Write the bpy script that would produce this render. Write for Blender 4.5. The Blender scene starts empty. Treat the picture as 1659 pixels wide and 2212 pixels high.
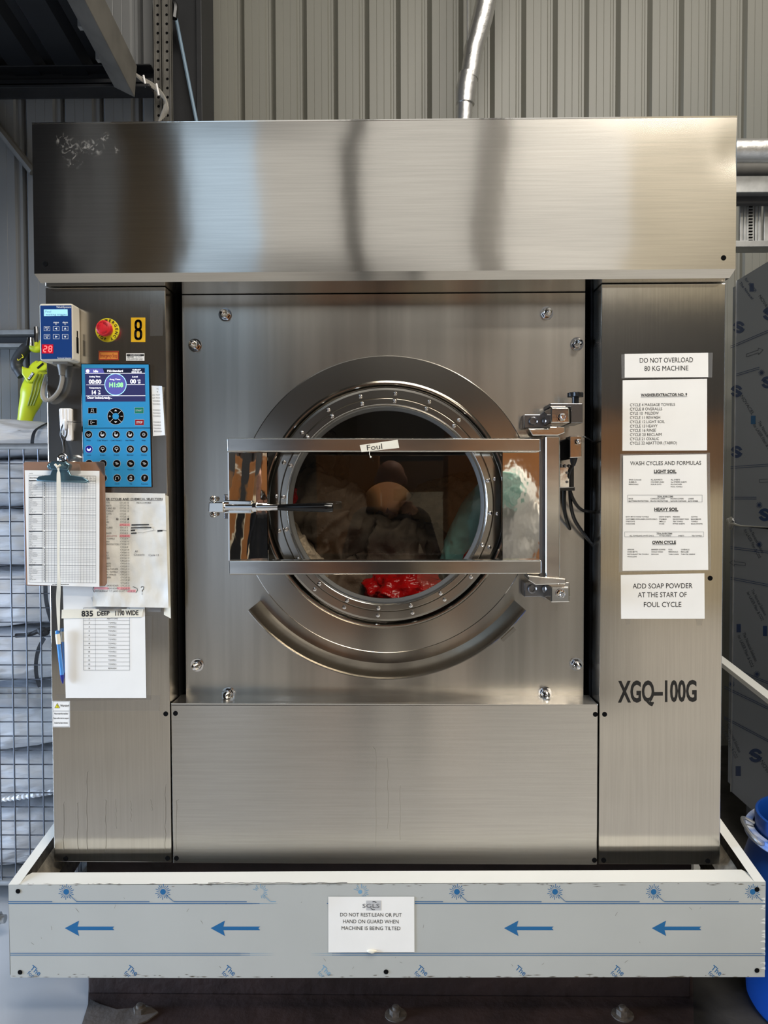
import bpy, bmesh, math, random
from mathutils import Vector, Matrix, noise
random.seed(7)
PI = math.pi
S = bpy.context.scene
COL = S.collection

# ------------------------------------------------------------------ camera
F, CX0, CY0 = 1660.0, 829.5, 1106.0
CAM = Vector((0.0, -1.906, 1.25))
PITCH, YAW, ROLL = math.radians(-1.643), math.radians(0.817), math.radians(0.158)
RM = Matrix.Rotation(YAW, 3, 'Z') @ Matrix.Rotation(PITCH, 3, 'X') @ Matrix.Rotation(ROLL, 3, 'Y')
cd = bpy.data.cameras.new('camera')
cam = bpy.data.objects.new('camera', cd)
COL.objects.link(cam)
cd.sensor_fit = 'HORIZONTAL'
cd.sensor_width = 36.0
cd.lens = 36.0 * F / 1659.0
cd.clip_start = 0.02
cam.matrix_world = Matrix.Translation(CAM) @ (RM @ Matrix(((1, 0, 0), (0, 0, -1), (0, 1, 0)))).to_4x4()
S.camera = cam

# ------------------------------------------------------------------ world, light, exposure
S.view_settings.view_transform = 'Standard'
S.view_settings.look = 'None'
S.view_settings.gamma = 1.0
S.view_settings.use_curve_mapping = False
S.view_settings.exposure = 0.0
w = bpy.data.worlds.new('world')
S.world = w
w.use_nodes = True
w.node_tree.nodes['Background'].inputs[0].default_value = (0.75, 0.85, 1.0, 1)
w.node_tree.nodes['Background'].inputs[1].default_value = 0.12
FLOOR = -0.10


def area_light(name, loc, target, sx, sy, power, col):
    l = bpy.data.lights.new(name, 'AREA')
    l.shape = 'RECTANGLE'
    l.size, l.size_y, l.energy, l.color = sx, sy, power, col
    o = bpy.data.objects.new(name, l)
    COL.objects.link(o)
    o.location = loc
    d = Vector(target) - Vector(loc)
    o.rotation_euler = d.to_track_quat('-Z', 'Y').to_euler()
    return o


# ceiling lamps of the hall, an added unseen lamp and daylight from the roller door on the left
area_light('ceiling_or_added_lamp', (1.2, -2.2, 5.2), (0.3, 0.0, 0.8), 3.2, 1.2, 195, (1.0, 0.95, 0.87))
area_light('ceiling_or_added_lamp', (3.4, 0.3, 5.7), (1.6, 2.1, 2.6), 1.4, 0.8, 20, (1.0, 0.94, 0.84))
sd = area_light('side_door_daylight', (-5.6, -0.9, 1.0), (-1.5, 0.5, 0.45), 2.4, 1.9, 74, (0.56, 0.73, 1.0))
sd.data.spread = math.radians(56)
area_light('ceiling_or_added_lamp', (2.2, -4.6, 5.2), (2.0, -6.3, 0.2), 2.4, 1.0, 300, (1.0, 0.92, 0.80))  # unseen lamp added to brighten the boards and floor behind the camera


# ------------------------------------------------------------------ pixel helpers: a point of the place seen at (px, py), at a known distance
def ray(px, py):
    return RM @ Vector(((px - CX0) / F, 1.0, -(py - CY0) / F))


def at(px, py, Y):
    d = ray(px, py)
    return CAM + d * ((Y - CAM.y) / d.y)


def at_x(px, py, X):
    d = ray(px, py)
    return CAM + d * ((X - CAM.x) / d.x)


def at_z(px, py, Z):
    d = ray(px, py)
    return CAM + d * ((Z - CAM.z) / d.z)


# ------------------------------------------------------------------ materials
def lin(c):
    c = c / 255.0
    return c / 12.92 if c <= 0.04045 else ((c + 0.055) / 1.055) ** 2.4


def rgb(r, g, b):
    return (lin(r), lin(g), lin(b), 1.0)


MATS = {}


def mat(name, col, rough=0.5, metal=0.0, noise_amt=0.0, noise_scale=(8, 8, 8), bump=0.0, bump_scale=(20, 20, 20), aniso=0.0, axis='Z', spec=0.5,
        emit=None, emit_s=0.0, trans=0.0, alpha=1.0, coat=0.0, col2=None):
    if name in MATS:
        return MATS[name]
    m = bpy.data.materials.new(name)
    m.use_nodes = True
    nt = m.node_tree
    b = nt.nodes['Principled BSDF']
    b.inputs['Base Color'].default_value = col
    b.inputs['Roughness'].default_value = rough
    b.inputs['Metallic'].default_value = metal
    b.inputs['Specular IOR Level'].default_value = spec
    b.inputs['Transmission Weight'].default_value = trans
    b.inputs['Alpha'].default_value = alpha
    b.inputs['Coat Weight'].default_value = coat
    if emit:
        b.inputs['Emission Color'].default_value = emit
        b.inputs['Emission Strength'].default_value = emit_s
    tc = nt.nodes.new('ShaderNodeTexCoord')

    def nz(scale, detail=4):
        mp = nt.nodes.new('ShaderNodeMapping')
        mp.inputs['Scale'].default_value = scale
        nt.links.new(tc.outputs['Object'], mp.inputs['Vector'])
        n = nt.nodes.new('ShaderNodeTexNoise')
        n.inputs['Scale'].default_value = 1.0
        n.inputs['Detail'].default_value = detail
        nt.links.new(mp.outputs[0], n.inputs['Vector'])
        return n
    if noise_amt or col2:
        n = nz(noise_scale)
        r = nt.nodes.new('ShaderNodeValToRGB')
        r.color_ramp.elements[0].position = 0.34
        r.color_ramp.elements[1].position = 0.66
        c2 = col2 or tuple(max(0, c * (1 - noise_amt)) for c in col[:3]) + (1,)
        r.color_ramp.elements[0].color = c2
        r.color_ramp.elements[1].color = col
        nt.links.new(n.outputs['Fac'], r.inputs['Fac'])
        nt.links.new(r.outputs['Color'], b.inputs['Base Color'])
    if bump:
        n = nz(bump_scale)
        bp = nt.nodes.new('ShaderNodeBump')
        bp.inputs['Strength'].default_value = 1.0
        bp.inputs['Distance'].default_value = bump
        nt.links.new(n.outputs['Fac'], bp.inputs['Height'])
        nt.links.new(bp.outputs['Normal'], b.inputs['Normal'])
    if aniso:
        b.inputs['Anisotropic'].default_value = aniso
        t = nt.nodes.new('ShaderNodeTangent')
        t.direction_type = 'RADIAL'
        t.axis = axis
        nt.links.new(t.outputs[0], b.inputs['Tangent'])
    MATS[name] = m
    return m


STEEL = (0.64, 0.615, 0.57, 1)
m_steel = mat('brushed_steel', STEEL, 0.13, 1.0, noise_amt=0.08, noise_scale=(6, 6, 260), aniso=0.9, axis='X', bump=0.0008, bump_scale=(2.2, 2.2, 1.2))
m_steelP = mat('brushed_steel_panel', STEEL, 0.24, 1.0, noise_amt=0.08, noise_scale=(6, 6, 260), aniso=0.9, axis='X', bump=0.0005, bump_scale=(2.2, 2.2, 1.2))
m_steelL = mat('brushed_steel_column', (0.60, 0.565, 0.51, 1), 0.16, 1.0, noise_amt=0.08, noise_scale=(260, 6, 6), aniso=0.85, axis='Z', bump=0.0008, bump_scale=(3, 3, 2.5))
m_tub = mat('streaked_steel', (0.56, 0.53, 0.48, 1), 0.19, 1.0, noise_amt=0.20, noise_scale=(26, 26, 1.1), aniso=0.85, axis='X')
m_ring = mat('turned_steel', (0.50, 0.47, 0.42, 1), 0.16, 1.0)
m_pol = mat('polished_steel', (0.74, 0.72, 0.68, 1), 0.09, 1.0, bump=0.0004, bump_scale=(14, 14, 14))
m_bar = mat('worn_polished_steel', (0.70, 0.68, 0.64, 1), 0.16, 1.0, noise_amt=0.15, noise_scale=(9, 9, 40))
m_mirror = mat('mirror_steel', (0.78, 0.76, 0.73, 1), 0.035, 1.0, bump=0.0012, bump_scale=(7, 7, 5))
m_chrome = mat('chrome', (0.85, 0.85, 0.86, 1), 0.05, 1.0)
m_dsteel = mat('dark_steel', (0.25, 0.25, 0.26, 1), 0.25, 1.0)
m_black = mat('black_plastic', rgb(14, 14, 15), 0.35)
m_gblack = mat('glossy_black_plastic', rgb(8, 8, 9), 0.12)
m_void = mat('matt_black', rgb(8, 8, 9), 0.9, spec=0.1)
m_rubber = mat('grey_gasket', rgb(78, 76, 72), 0.6)
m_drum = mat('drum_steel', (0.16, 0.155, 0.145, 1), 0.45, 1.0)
m_paper = mat('paper', rgb(240, 238, 233), 0.75, noise_amt=0.05, noise_scale=(9, 9, 9))
m_paperw = mat('crumpled_paper', rgb(228, 225, 216), 0.7, noise_amt=0.10, noise_scale=(14, 14, 14), bump=0.004, bump_scale=(16, 16, 16))
m_ink = mat('black_ink', rgb(22, 22, 24), 0.8)
m_inkg = mat('grey_ink', rgb(92, 92, 95), 0.8)
m_pink = mat('pink_highlighter', rgb(240, 165, 170), 0.7)
m_redink = mat('red_ink', rgb(150, 30, 32), 0.7)
m_gbox = mat('grey_print', rgb(188, 188, 188), 0.75)
m_white = mat('white_plastic', rgb(238, 236, 234), 0.35)
m_cream = mat('cream_plastic', rgb(214, 208, 192), 0.45)
m_navy = mat('navy_membrane', rgb(18, 58, 120), 0.35)
m_blue = mat('cyan_blue_membrane', rgb(48, 146, 200), 0.4)
m_wprint = mat('white_print', rgb(235, 238, 240), 0.5)
m_lcd = mat('lcd_backlight', rgb(150, 205, 225), 0.3, emit=rgb(160, 215, 235), emit_s=0.55)
m_lcdt = mat('lcd_text', rgb(90, 130, 150), 0.4)
m_led = mat('red_led', (0.8, 0.02, 0.03, 1), 0.3, emit=(1.0, 0.22, 0.20, 1), emit_s=1.6)
m_ledb = mat('red_led_window', (0.25, 0.0, 0.01, 1), 0.3, emit=(0.8, 0.01, 0.03, 1), emit_s=0.45)
m_scr = mat('screen_dark', rgb(30, 30, 60), 0.2, emit=rgb(48, 50, 92), emit_s=0.9)
m_scr2 = mat('screen_indigo', rgb(60, 60, 120), 0.2, emit=rgb(88, 88, 158), emit_s=0.9)
m_scrt = mat('screen_black', rgb(10, 12, 24), 0.2, emit=rgb(28, 34, 60), emit_s=0.8)
m_scrw = mat('screen_white', rgb(230, 230, 240), 0.2, emit=(0.9, 0.92, 1.0, 1), emit_s=0.95)
m_scrc = mat('screen_cyan', rgb(150, 220, 250), 0.2, emit=rgb(165, 225, 250), emit_s=0.9)
m_scrg = mat('screen_green', rgb(130, 255, 130), 0.2, emit=rgb(150, 255, 150), emit_s=1.0)
m_keyblue = mat('lit_blue_key', rgb(20, 20, 110), 0.3, emit=rgb(25, 25, 130), emit_s=0.5)
m_keylite = mat('key_symbol', rgb(215, 215, 215), 0.4)
m_green = mat('green_key', rgb(10, 125, 95), 0.4)
m_redkey = mat('red_key', rgb(150, 14, 30), 0.4)
m_label = mat('dark_blue_print', rgb(15, 50, 95), 0.5)
m_yellow = mat('yellow_plastic', rgb(226, 214, 40), 0.4)
m_amber = mat('amber_sticker', rgb(228, 178, 30), 0.4)
m_red = mat('red_plastic', rgb(205, 36, 44), 0.35)
m_redd = mat('dark_red_plastic', rgb(165, 22, 32), 0.4)
m_orange = mat('orange_sticker', rgb(222, 140, 62), 0.45)
m_brown = mat('brown_hardboard', rgb(142, 106, 82), 0.6, noise_amt=0.15, noise_scale=(30, 30, 30))
m_clip = mat('clip_steel', (0.16, 0.27, 0.32, 1), 0.3, 0.9)
m_tape = mat('masking_tape', rgb(238, 232, 214), 0.6, noise_amt=0.10, noise_scale=(12, 12, 22))
m_penblue = mat('blue_pen_plastic', rgb(70, 140, 220), 0.2)
m_pendark = mat('dark_blue_plastic', rgb(24, 40, 140), 0.25)
m_film = mat('film_grey', rgb(176, 178, 174), 0.42, noise_amt=0.05, noise_scale=(5, 5, 5))
m_filmt = mat('film_white', rgb(222, 222, 216), 0.5, noise_amt=0.06, noise_scale=(4, 4, 12))
m_fblue = mat('film_blue_print', rgb(14, 94, 146), 0.5)
m_fbluel = mat('film_pale_print', rgb(110, 155, 185), 0.5)
m_film2 = mat('film_dark_grey', rgb(150, 157, 168), 0.35, metal=0.25)
m_fblue2 = mat('film_navy_print', rgb(26, 58, 108), 0.45)
m_fgrey2 = mat('film_grey_print', rgb(58, 68, 84), 0.45)
m_dirt = mat('grime', rgb(120, 112, 98), 0.9, noise_amt=0.5, noise_scale=(60, 60, 60))
m_rust = mat('brown_base_steel', rgb(62, 46, 42), 0.6, noise_amt=0.45, noise_scale=(7, 7, 9), bump=0.003, bump_scale=(30, 30, 30))
m_grout = mat('stained_concrete', rgb(96, 88, 82), 0.9, noise_amt=0.75, noise_scale=(9, 9, 9), bump=0.006, bump_scale=(18, 18, 18))
m_floor = mat('painted_concrete', rgb(192, 193, 194), 0.5, noise_amt=0.12, noise_scale=(3, 3, 3))
m_floord = mat('dirty_shaded_concrete', rgb(58, 56, 53), 0.8, noise_amt=0.6, noise_scale=(8, 8, 8), bump=0.004, bump_scale=(20, 20, 20))
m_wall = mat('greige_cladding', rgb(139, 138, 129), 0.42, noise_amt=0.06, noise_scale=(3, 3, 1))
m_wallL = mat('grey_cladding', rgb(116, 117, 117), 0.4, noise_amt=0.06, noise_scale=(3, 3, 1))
m_roof = mat('roof_sheet', rgb(54, 57, 62), 0.35, metal=0.6)
m_darkp = mat('black_steel_paint', rgb(27, 28, 31), 0.5, noise_amt=0.3, noise_scale=(10, 10, 10))
m_beam = mat('dark_beam_paint', rgb(50, 50, 52), 0.55, noise_amt=0.3, noise_scale=(10, 10, 10))
m_raft = mat('dusty_galvanised', rgb(104, 101, 95), 0.6, noise_amt=0.35, noise_scale=(9, 9, 9))
m_galv = mat('galvanised', (0.55, 0.56, 0.56, 1), 0.38, 0.8, noise_amt=0.25, noise_scale=(20, 20, 20))
m_foil = mat('foil_lagging', (0.72, 0.71, 0.69, 1), 0.38, 0.9, bump=0.003, bump_scale=(26, 26, 26))
m_cable = mat('grey_cable', rgb(140, 136, 128), 0.6)
m_bluerod = mat('pale_blue_paint', rgb(120, 145, 165), 0.5)
m_wire = mat('zinc_wire', (0.10, 0.11, 0.13, 1), 0.45, 0.5)
m_bag = mat('white_bag_plastic', rgb(230, 232, 236), 0.36, bump=0.022, bump_scale=(4, 8, 20))
m_bags = mat('woven_white_bag', rgb(224, 227, 232), 0.42, bump=0.018, bump_scale=(6, 8, 28), noise_amt=0.1, noise_scale=(6, 6, 14))
m_strap = mat('black_strap', rgb(30, 30, 32), 0.6)
m_lime = mat('lime_plastic', rgb(196, 208, 40), 0.38)
m_limed = mat('dark_lime_plastic', rgb(110, 122, 20), 0.5)
m_char = mat('charcoal_grip', rgb(40, 41, 42), 0.55)
m_barrel = mat('blue_barrel_plastic', rgb(20, 76, 164), 0.35, noise_amt=0.12, noise_scale=(6, 6, 3))
m_barrelw = mat('powdered_rim', rgb(205, 210, 216), 0.7, col2=rgb(66, 112, 190), noise_scale=(16, 16, 16))
m_clear = None


def thin_clear(name, tint, gloss=0.06, rough=0.05, alpha_mix=1.0, haze=0.0, haze_col=(0.8, 0.8, 0.8, 1)):
    m = bpy.data.materials.new(name)
    m.use_nodes = True
    nt = m.node_tree
    nt.nodes.clear()
    out = nt.nodes.new('ShaderNodeOutputMaterial')
    t = nt.nodes.new('ShaderNodeBsdfTransparent')
    t.inputs[0].default_value = tint
    g = nt.nodes.new('ShaderNodeBsdfGlossy')
    g.inputs['Roughness'].default_value = rough
    fr = nt.nodes.new('ShaderNodeFresnel')
    fr.inputs[0].default_value = 1.5
    ad = nt.nodes.new('ShaderNodeMath')
    ad.operation = 'ADD'
    ad.inputs[1].default_value = gloss
    nt.links.new(fr.outputs[0], ad.inputs[0])
    mx = nt.nodes.new('ShaderNodeMixShader')
    nt.links.new(ad.outputs[0], mx.inputs[0])
    base = t
    if haze:
        df = nt.nodes.new('ShaderNodeBsdfDiffuse')
        df.inputs[0].default_value = haze_col
        m2 = nt.nodes.new('ShaderNodeMixShader')
        m2.inputs[0].default_value = haze
        nt.links.new(t.outputs[0], m2.inputs[1])
        nt.links.new(df.outputs[0], m2.inputs[2])
        base = m2
    nt.links.new(base.outputs[0], mx.inputs[1])
    nt.links.new(g.outputs[0], mx.inputs[2])
    nt.links.new(mx.outputs[0], out.inputs[0])
    MATS[name] = m
    return m


m_glass = thin_clear('door_glass', (0.80, 0.78, 0.74, 1), gloss=0.025, rough=0.0)
m_sleeve = thin_clear('clear_sleeve', (0.92, 0.92, 0.91, 1), gloss=0.06, rough=0.12, haze=0.14)
m_cleartape = thin_clear('clear_tape', (0.93, 0.92, 0.90, 1), gloss=0.03, rough=0.2, haze=0.05)


# ------------------------------------------------------------------ mesh builder
OFF = {}
ORDER = []


class MB:
    def __init__(s):
        s.v, s.f, s.m, s.sm = [], [], [], []

    def add(s, vs, fs, m=0, smooth=False):
        b = len(s.v)
        s.v += [Vector(p) for p in vs]
        for f in fs:
            s.f.append([b + i for i in f])
            s.m.append(m)
            s.sm.append(smooth)
        return s

    def poly(s, pts, m=0):
        return s.add(pts, [list(range(len(pts)))], m)

    def box(s, x0, x1, y0, y1, z0, z1, m=0):
        x0, x1 = min(x0, x1), max(x0, x1)
        y0, y1 = min(y0, y1), max(y0, y1)
        z0, z1 = min(z0, z1), max(z0, z1)
        vs = [(x, y, z) for z in (z0, z1) for y in (y0, y1) for x in (x0, x1)]
        return s.add(vs, [(0, 2, 3, 1), (4, 5, 7, 6), (0, 1, 5, 4), (2, 6, 7, 3), (0, 4, 6, 2), (1, 3, 7, 5)], m)

    def slab(s, front, y1, m=0):
        """front: list of points (roughly on a Y plane, clockwise seen from the camera); extruded straight back to y1"""
        n = len(front)
        bk = [Vector((p[0], y1, p[2])) for p in front]
        fs = [list(range(n)), [n + i for i in reversed(range(n))]]
        for i in range(n):
            j = (i + 1) % n
            fs.append([j, i, n + i, n + j])
        return s.add(list(front) + bk, fs, m)

    def pslab(s, pix, y0, y1, m=0):
        return s.slab([at(px, py, y0) for px, py in pix], y1, m)

    def pbox(s, px0, py0, px1, py1, y0, y1, m=0):
        a, b = at(px0, py0, y0), at(px1, py1, y0)
        return s.box(a.x, b.x, y0, y1, a.z, b.z, m)

    def tube(s, pts, r, n=10, m=0, caps=True, smooth=True):
        pts = [Vector(p) for p in pts]
        k = len(pts)
        rs = r if isinstance(r, (list, tuple)) else [r] * k
        vs, fs = [], []
        up = None
        for i, p in enumerate(pts):
            d = (pts[min(i + 1, k - 1)] - pts[max(i - 1, 0)]).normalized()
            if up is None:
                up = Vector((0, 0, 1)) if abs(d.z) < 0.9 else Vector((1, 0, 0))
            a = d.cross(up).normalized()
            up = a.cross(d).normalized()
            for j in range(n):
                t = 2 * PI * j / n
                vs.append(p + (a * math.cos(t) + up * math.sin(t)) * rs[i])
        for i in range(k - 1):
            for j in range(n):
                j2 = (j + 1) % n
                fs.append((i * n + j, i * n + j2, (i + 1) * n + j2, (i + 1) * n + j))
        s.add(vs, fs, m, smooth)
        if caps:
            b = len(s.v) - len(vs)
            for base, rev in ((0, False), ((k - 1) * n, True)):
                ids = [b + base + j for j in range(n)]
                s.f.append(ids[::-1] if not rev else ids)
                s.m.append(m)
                s.sm.append(False)
        return s

    def ribbon(s, pts, wid, axis=(1, 0, 0), m=0, th=0.0015):
        """flat strap along pts, width along axis"""
        pts = [Vector(p) for p in pts]
        ax = Vector(axis).normalized()
        vs, fs = [], []
        k = len(pts)
        for i, p in enumerate(pts):
            wd = wid[i] if isinstance(wid, (list, tuple)) else wid
            d = (pts[min(i + 1, k - 1)] - pts[max(i - 1, 0)]).normalized()
            a = (ax - d * ax.dot(d)).normalized()
            nn = a.cross(d).normalized()
            for sx, sn in ((-1, -1), (1, -1), (1, 1), (-1, 1)):
                vs.append(p + a * (sx * wd / 2) + nn * (sn * th / 2))
        for i in range(k - 1):
            for j in range(4):
                j2 = (j + 1) % 4
                fs.append((i * 4 + j, i * 4 + j2, (i + 1) * 4 + j2, (i + 1) * 4 + j))
        fs.append((3, 2, 1, 0))
        fs.append(tuple((k - 1) * 4 + j for j in range(4)))
        return s.add(vs, fs, m)

    def lathe(s, prof, c, axis='Y', n=48, m=0, smooth=True, a0=0.0, a1=2 * PI):
        """prof: (radius, position along the axis) pairs, c: centre"""
        c = Vector(c)
        full = abs(a1 - a0 - 2 * PI) < 1e-6
        cnt = n if full else n + 1
        vs, fs = [], []
        for r, y in prof:
            for j in range(cnt):
                t = a0 + (a1 - a0) * j / n
                cs, sn = r * math.cos(t), r * math.sin(t)
                if axis == 'Y':
                    vs.append(Vector((c.x + cs, y, c.z + sn)))
                elif axis == 'Z':
                    vs.append(Vector((c.x + cs, c.y + sn, y)))
                else:
                    vs.append(Vector((y, c.y + cs, c.z + sn)))
        for i in range(len(prof) - 1):
            for j in range(n):
                j2 = (j + 1) % cnt
                fs.append((i * cnt + j, i * cnt + j2, (i + 1) * cnt + j2, (i + 1) * cnt + j))
        return s.add(vs, fs, m, smooth)

    def disc(s, c, r, y, n=24, m=0):
        return s.add([(c[0] + r * math.cos(2 * PI * j / n), y, c[2] + r * math.sin(2 * PI * j / n)) for j in range(n)],
                     [list(range(n))], m)

    def blob(s, c, rad, n=24, p=2.0, m=0, amp=0.0, fr=3.0, seed=0, fold=None, ridge=0.0):
        """a superellipsoid with noise: bags, cloth heaps"""
        c = Vector(c)
        vs, fs = [], []
        rows, cols = n, n * 2

        def se(x):
            return math.copysign(abs(x) ** (2.0 / p), x)
        for i in range(rows + 1):
            ph = -PI / 2 + PI * i / rows
            for j in range(cols):
                th = 2 * PI * j / cols
                v = Vector((rad[0] * se(math.cos(ph)) * se(math.cos(th)), rad[1] * se(math.cos(ph)) * se(math.sin(th)), rad[2] * se(math.sin(ph))))
                if amp:
                    q = v * fr + Vector((seed * 7.3, seed * 3.1, seed))
                    if fold:
                        q = Vector((q.x * fold[0], q.y * fold[1], q.z * fold[2]))
                    h = noise.fractal(q, 0.9, 2.1, 4)
                    wq = q + Vector((noise.noise(q * 0.9), noise.noise(q * 0.9 + Vector((9, 2, 4))), noise.noise(q * 0.9 + Vector((3, 8, 1))))) * 0.8
                    h += 0.6 * (abs(noise.noise(q * 1.7 + Vector((5, 1, 2)))) * -1.6 + 0.4)
                    h += ridge * (max(0.0, 1 - 3.2 * abs(noise.noise(wq * 1.25))) ** 1.5 + 0.6 * max(0.0, 1 - 3.2 * abs(noise.noise(wq * 2.6 + Vector((2, 2, 7))))) ** 1.5)
                    v += v.normalized() * (h * amp)
                vs.append(c + v)
        for i in range(rows):
            for j in range(cols):
                j2 = (j + 1) % cols
                fs.append((i * cols + j, i * cols + j2, (i + 1) * cols + j2, (i + 1) * cols + j))
        return s.add(vs, fs, m, True)

    def build(s, name, mats, parent=None, loc=None, bevel=0.0, seg=2, sub=0, merge=True, sharp_deg=32):
        if not isinstance(mats, (list, tuple)):
            mats = [mats]
        off = OFF[parent.name] if parent else (Vector(loc) if loc is not None else Vector((0, 0, 0)))
        me = bpy.data.meshes.new(name)
        me.from_pydata([p - off for p in s.v], [], s.f)
        for x in mats:
            me.materials.append(x)
        me.polygons.foreach_set('material_index', s.m)
        me.polygons.foreach_set('use_smooth', s.sm)
        me.update()
        sharp = any(s.sm)
        if merge:
            bm = bmesh.new()
            bm.from_mesh(me)
            bmesh.ops.remove_doubles(bm, verts=bm.verts, dist=1e-6)
            bm.to_mesh(me)
            bm.free()
        if sharp:
            me.set_sharp_from_angle(angle=math.radians(sharp_deg))
        o = bpy.data.objects.new(name, me)
        COL.objects.link(o)
        if parent:
            o.parent = parent
        else:
            o.location = off
        OFF[o.name] = off
        if bevel:
            bv = o.modifiers.new('bevel', 'BEVEL')
            bv.width = bevel
            bv.segments = seg
            bv.limit_method = 'ANGLE'
        if sub:
            sb = o.modifiers.new('sub', 'SUBSURF')
            sb.levels = sb.render_levels = sub
        return o


def tag(o, label=None, cat=None, group=None, kind=None):
    if label:
        o['label'] = label
    if cat:
        o['category'] = cat
    if group:
        o['group'] = group
    if kind:
        o['kind'] = kind
    return o


def thing(name, label, cat, loc, group=None):
    o = bpy.data.objects.new(name, None)
    COL.objects.link(o)
    o.location = loc
    o.empty_display_size = 0.05
    OFF[o.name] = Vector(loc)
    return tag(o, label, cat, group)


def struct(mb, name, mats, **k):
    return tag(mb.build(name, mats, **k), kind='structure')


def dup(root, delta, label=None):
    """a copy of a thing with copies of its parts and sub-parts"""
    r = root.copy()
    COL.objects.link(r)
    r.location = root.location + Vector(delta)
    OFF[r.name] = OFF[root.name]
    if label:
        r['label'] = label
    for ch in list(root.children):
        c = ch.copy()
        COL.objects.link(c)
        c.parent = r
        for g in ch.children:
            d = g.copy()
            COL.objects.link(d)
            d.parent = c
    return r


# ------------------------------------------------------------------ printing: flat shapes and lettering in pixel space, mapped on a surface
_TXT = {}


def text2d(s, bold=0.0):
    key = (s, bold)
    if key in _TXT:
        return _TXT[key]
    cu = bpy.data.curves.new('lettering', 'FONT')
    cu.body = s
    cu.size = 1.0
    cu.resolution_u = 3
    cu.offset = bold
    ob = bpy.data.objects.new('lettering', cu)
    me = bpy.data.meshes.new_from_object(ob)
    vs = [(v.co.x, v.co.y) for v in me.vertices]
    fs = [list(p.vertices) for p in me.polygons]
    bpy.data.objects.remove(ob)
    bpy.data.curves.remove(cu)
    bpy.data.meshes.remove(me)
    _TXT[key] = (vs, fs)
    return _TXT[key]


CAPH = max(v[1] for v in text2d('H')[0])


class PX:
    """pixel-space drawing: x right, y down"""

    def __init__(s):
        s.v, s.f, s.m, s.l = [], [], [], []

    def add(s, vs, fs, m, lv=1):
        b = len(s.v)
        s.v += vs
        s.l += [lv] * len(vs)
        for f in fs:
            s.f.append([b + i for i in f])
            s.m.append(m)

    def poly(s, pts, m=1, lv=1):
        s.add(list(pts), [list(range(len(pts)))], m, lv)

    def rect(s, x0, y0, x1, y1, m=1, lv=1, sl=0.0):
        s.poly([(x0, y0), (x1, y0 + sl * (x1 - x0)), (x1, y1 + sl * (x1 - x0)), (x0, y1)], m, lv)

    def line(s, x0, y0, x1, y1, wd=0.6, m=1, lv=1):
        dx, dy = x1 - x0, y1 - y0
        L = math.hypot(dx, dy) or 1
        if L > 12 and lv < 3:
            k = int(L / 9) + 1
            for i in range(k):
                s.line(x0 + dx * i / k, y0 + dy * i / k, x0 + dx * (i + 1) / k, y0 + dy * (i + 1) / k, wd, m, 3)
            return
        nx, ny = -dy / L * wd / 2, dx / L * wd / 2
        s.poly([(x0 + nx, y0 + ny), (x1 + nx, y1 + ny), (x1 - nx, y1 - ny), (x0 - nx, y0 - ny)], m, lv)

    def path(s, pts, wd=0.6, m=1, lv=1):
        for a, b in zip(pts[:-1], pts[1:]):
            s.line(a[0], a[1], b[0], b[1], wd, m, lv)

    def frame(s, x0, y0, x1, y1, wd=0.6, m=1, lv=1, sl=0.0):
        e = sl * (x1 - x0)
        s.path([(x0, y0), (x1, y0 + e), (x1, y1 + e), (x0, y1), (x0, y0)], wd, m, lv)

    def circ(s, cx, cy, r, m=1, lv=1, n=20):
        s.poly([(cx + r * math.cos(2 * PI * i / n), cy + r * math.sin(2 * PI * i / n)) for i in range(n)], m, lv)

    def ring(s, cx, cy, r0, r1, m=1, lv=1, n=24, a0=0.0, a1=360.0):
        full = a1 - a0 >= 359.9
        k = n if full else n + 1
        vs = []
        for r in (r0, r1):
            for i in range(k):
                t = math.radians(a0 + (a1 - a0) * i / n)
                vs.append((cx + r * math.cos(t), cy + r * math.sin(t)))
        fs = [(i, (i + 1) % k, k + (i + 1) % k, k + i) for i in range(n)]
        s.add(vs, fs, m, lv)

    def text(s, t, x, y, h, al='c', width=None, sl=0.0, rot=None, bold=0.0, m=1, lv=1, wf=1.0):
        """y is the baseline; h the height of a capital"""
        vs, fs = text2d(t, bold)
        if not vs:
            return
        x0, x1 = min(v[0] for v in vs), max(v[0] for v in vs)
        k = h / CAPH
        kx = k * wf if width is None else width / (x1 - x0)
        W = (x1 - x0) * kx
        dx = {'c': -W / 2, 'l': 0.0, 'r': -W}[al]
        out = []
        for vx, vy in vs:
            u, q = (vx - x0) * kx + dx, vy * k
            if rot is not None:
                a = math.radians(rot)
                out.append((x + u * math.cos(a) + q * math.sin(a), y + u * math.sin(a) - q * math.cos(a)))
            else:
                out.append((x + u, y + sl * u - q))
        s.add(out, fs, m, lv)

    def emit(s, mb, mapper, smooth=False):
        """mapper(px, py, level) -> a point of the place"""
        mb.add([mapper(p[0], p[1], l) for p, l in zip(s.v, s.l)], s.f, 0)
        n = len(s.f)
        mb.m[-n:] = s.m
        return mb


def flat(Y, lift=0.0004):
    return lambda px, py, lv: at(px, py, Y - lift * lv)


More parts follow.
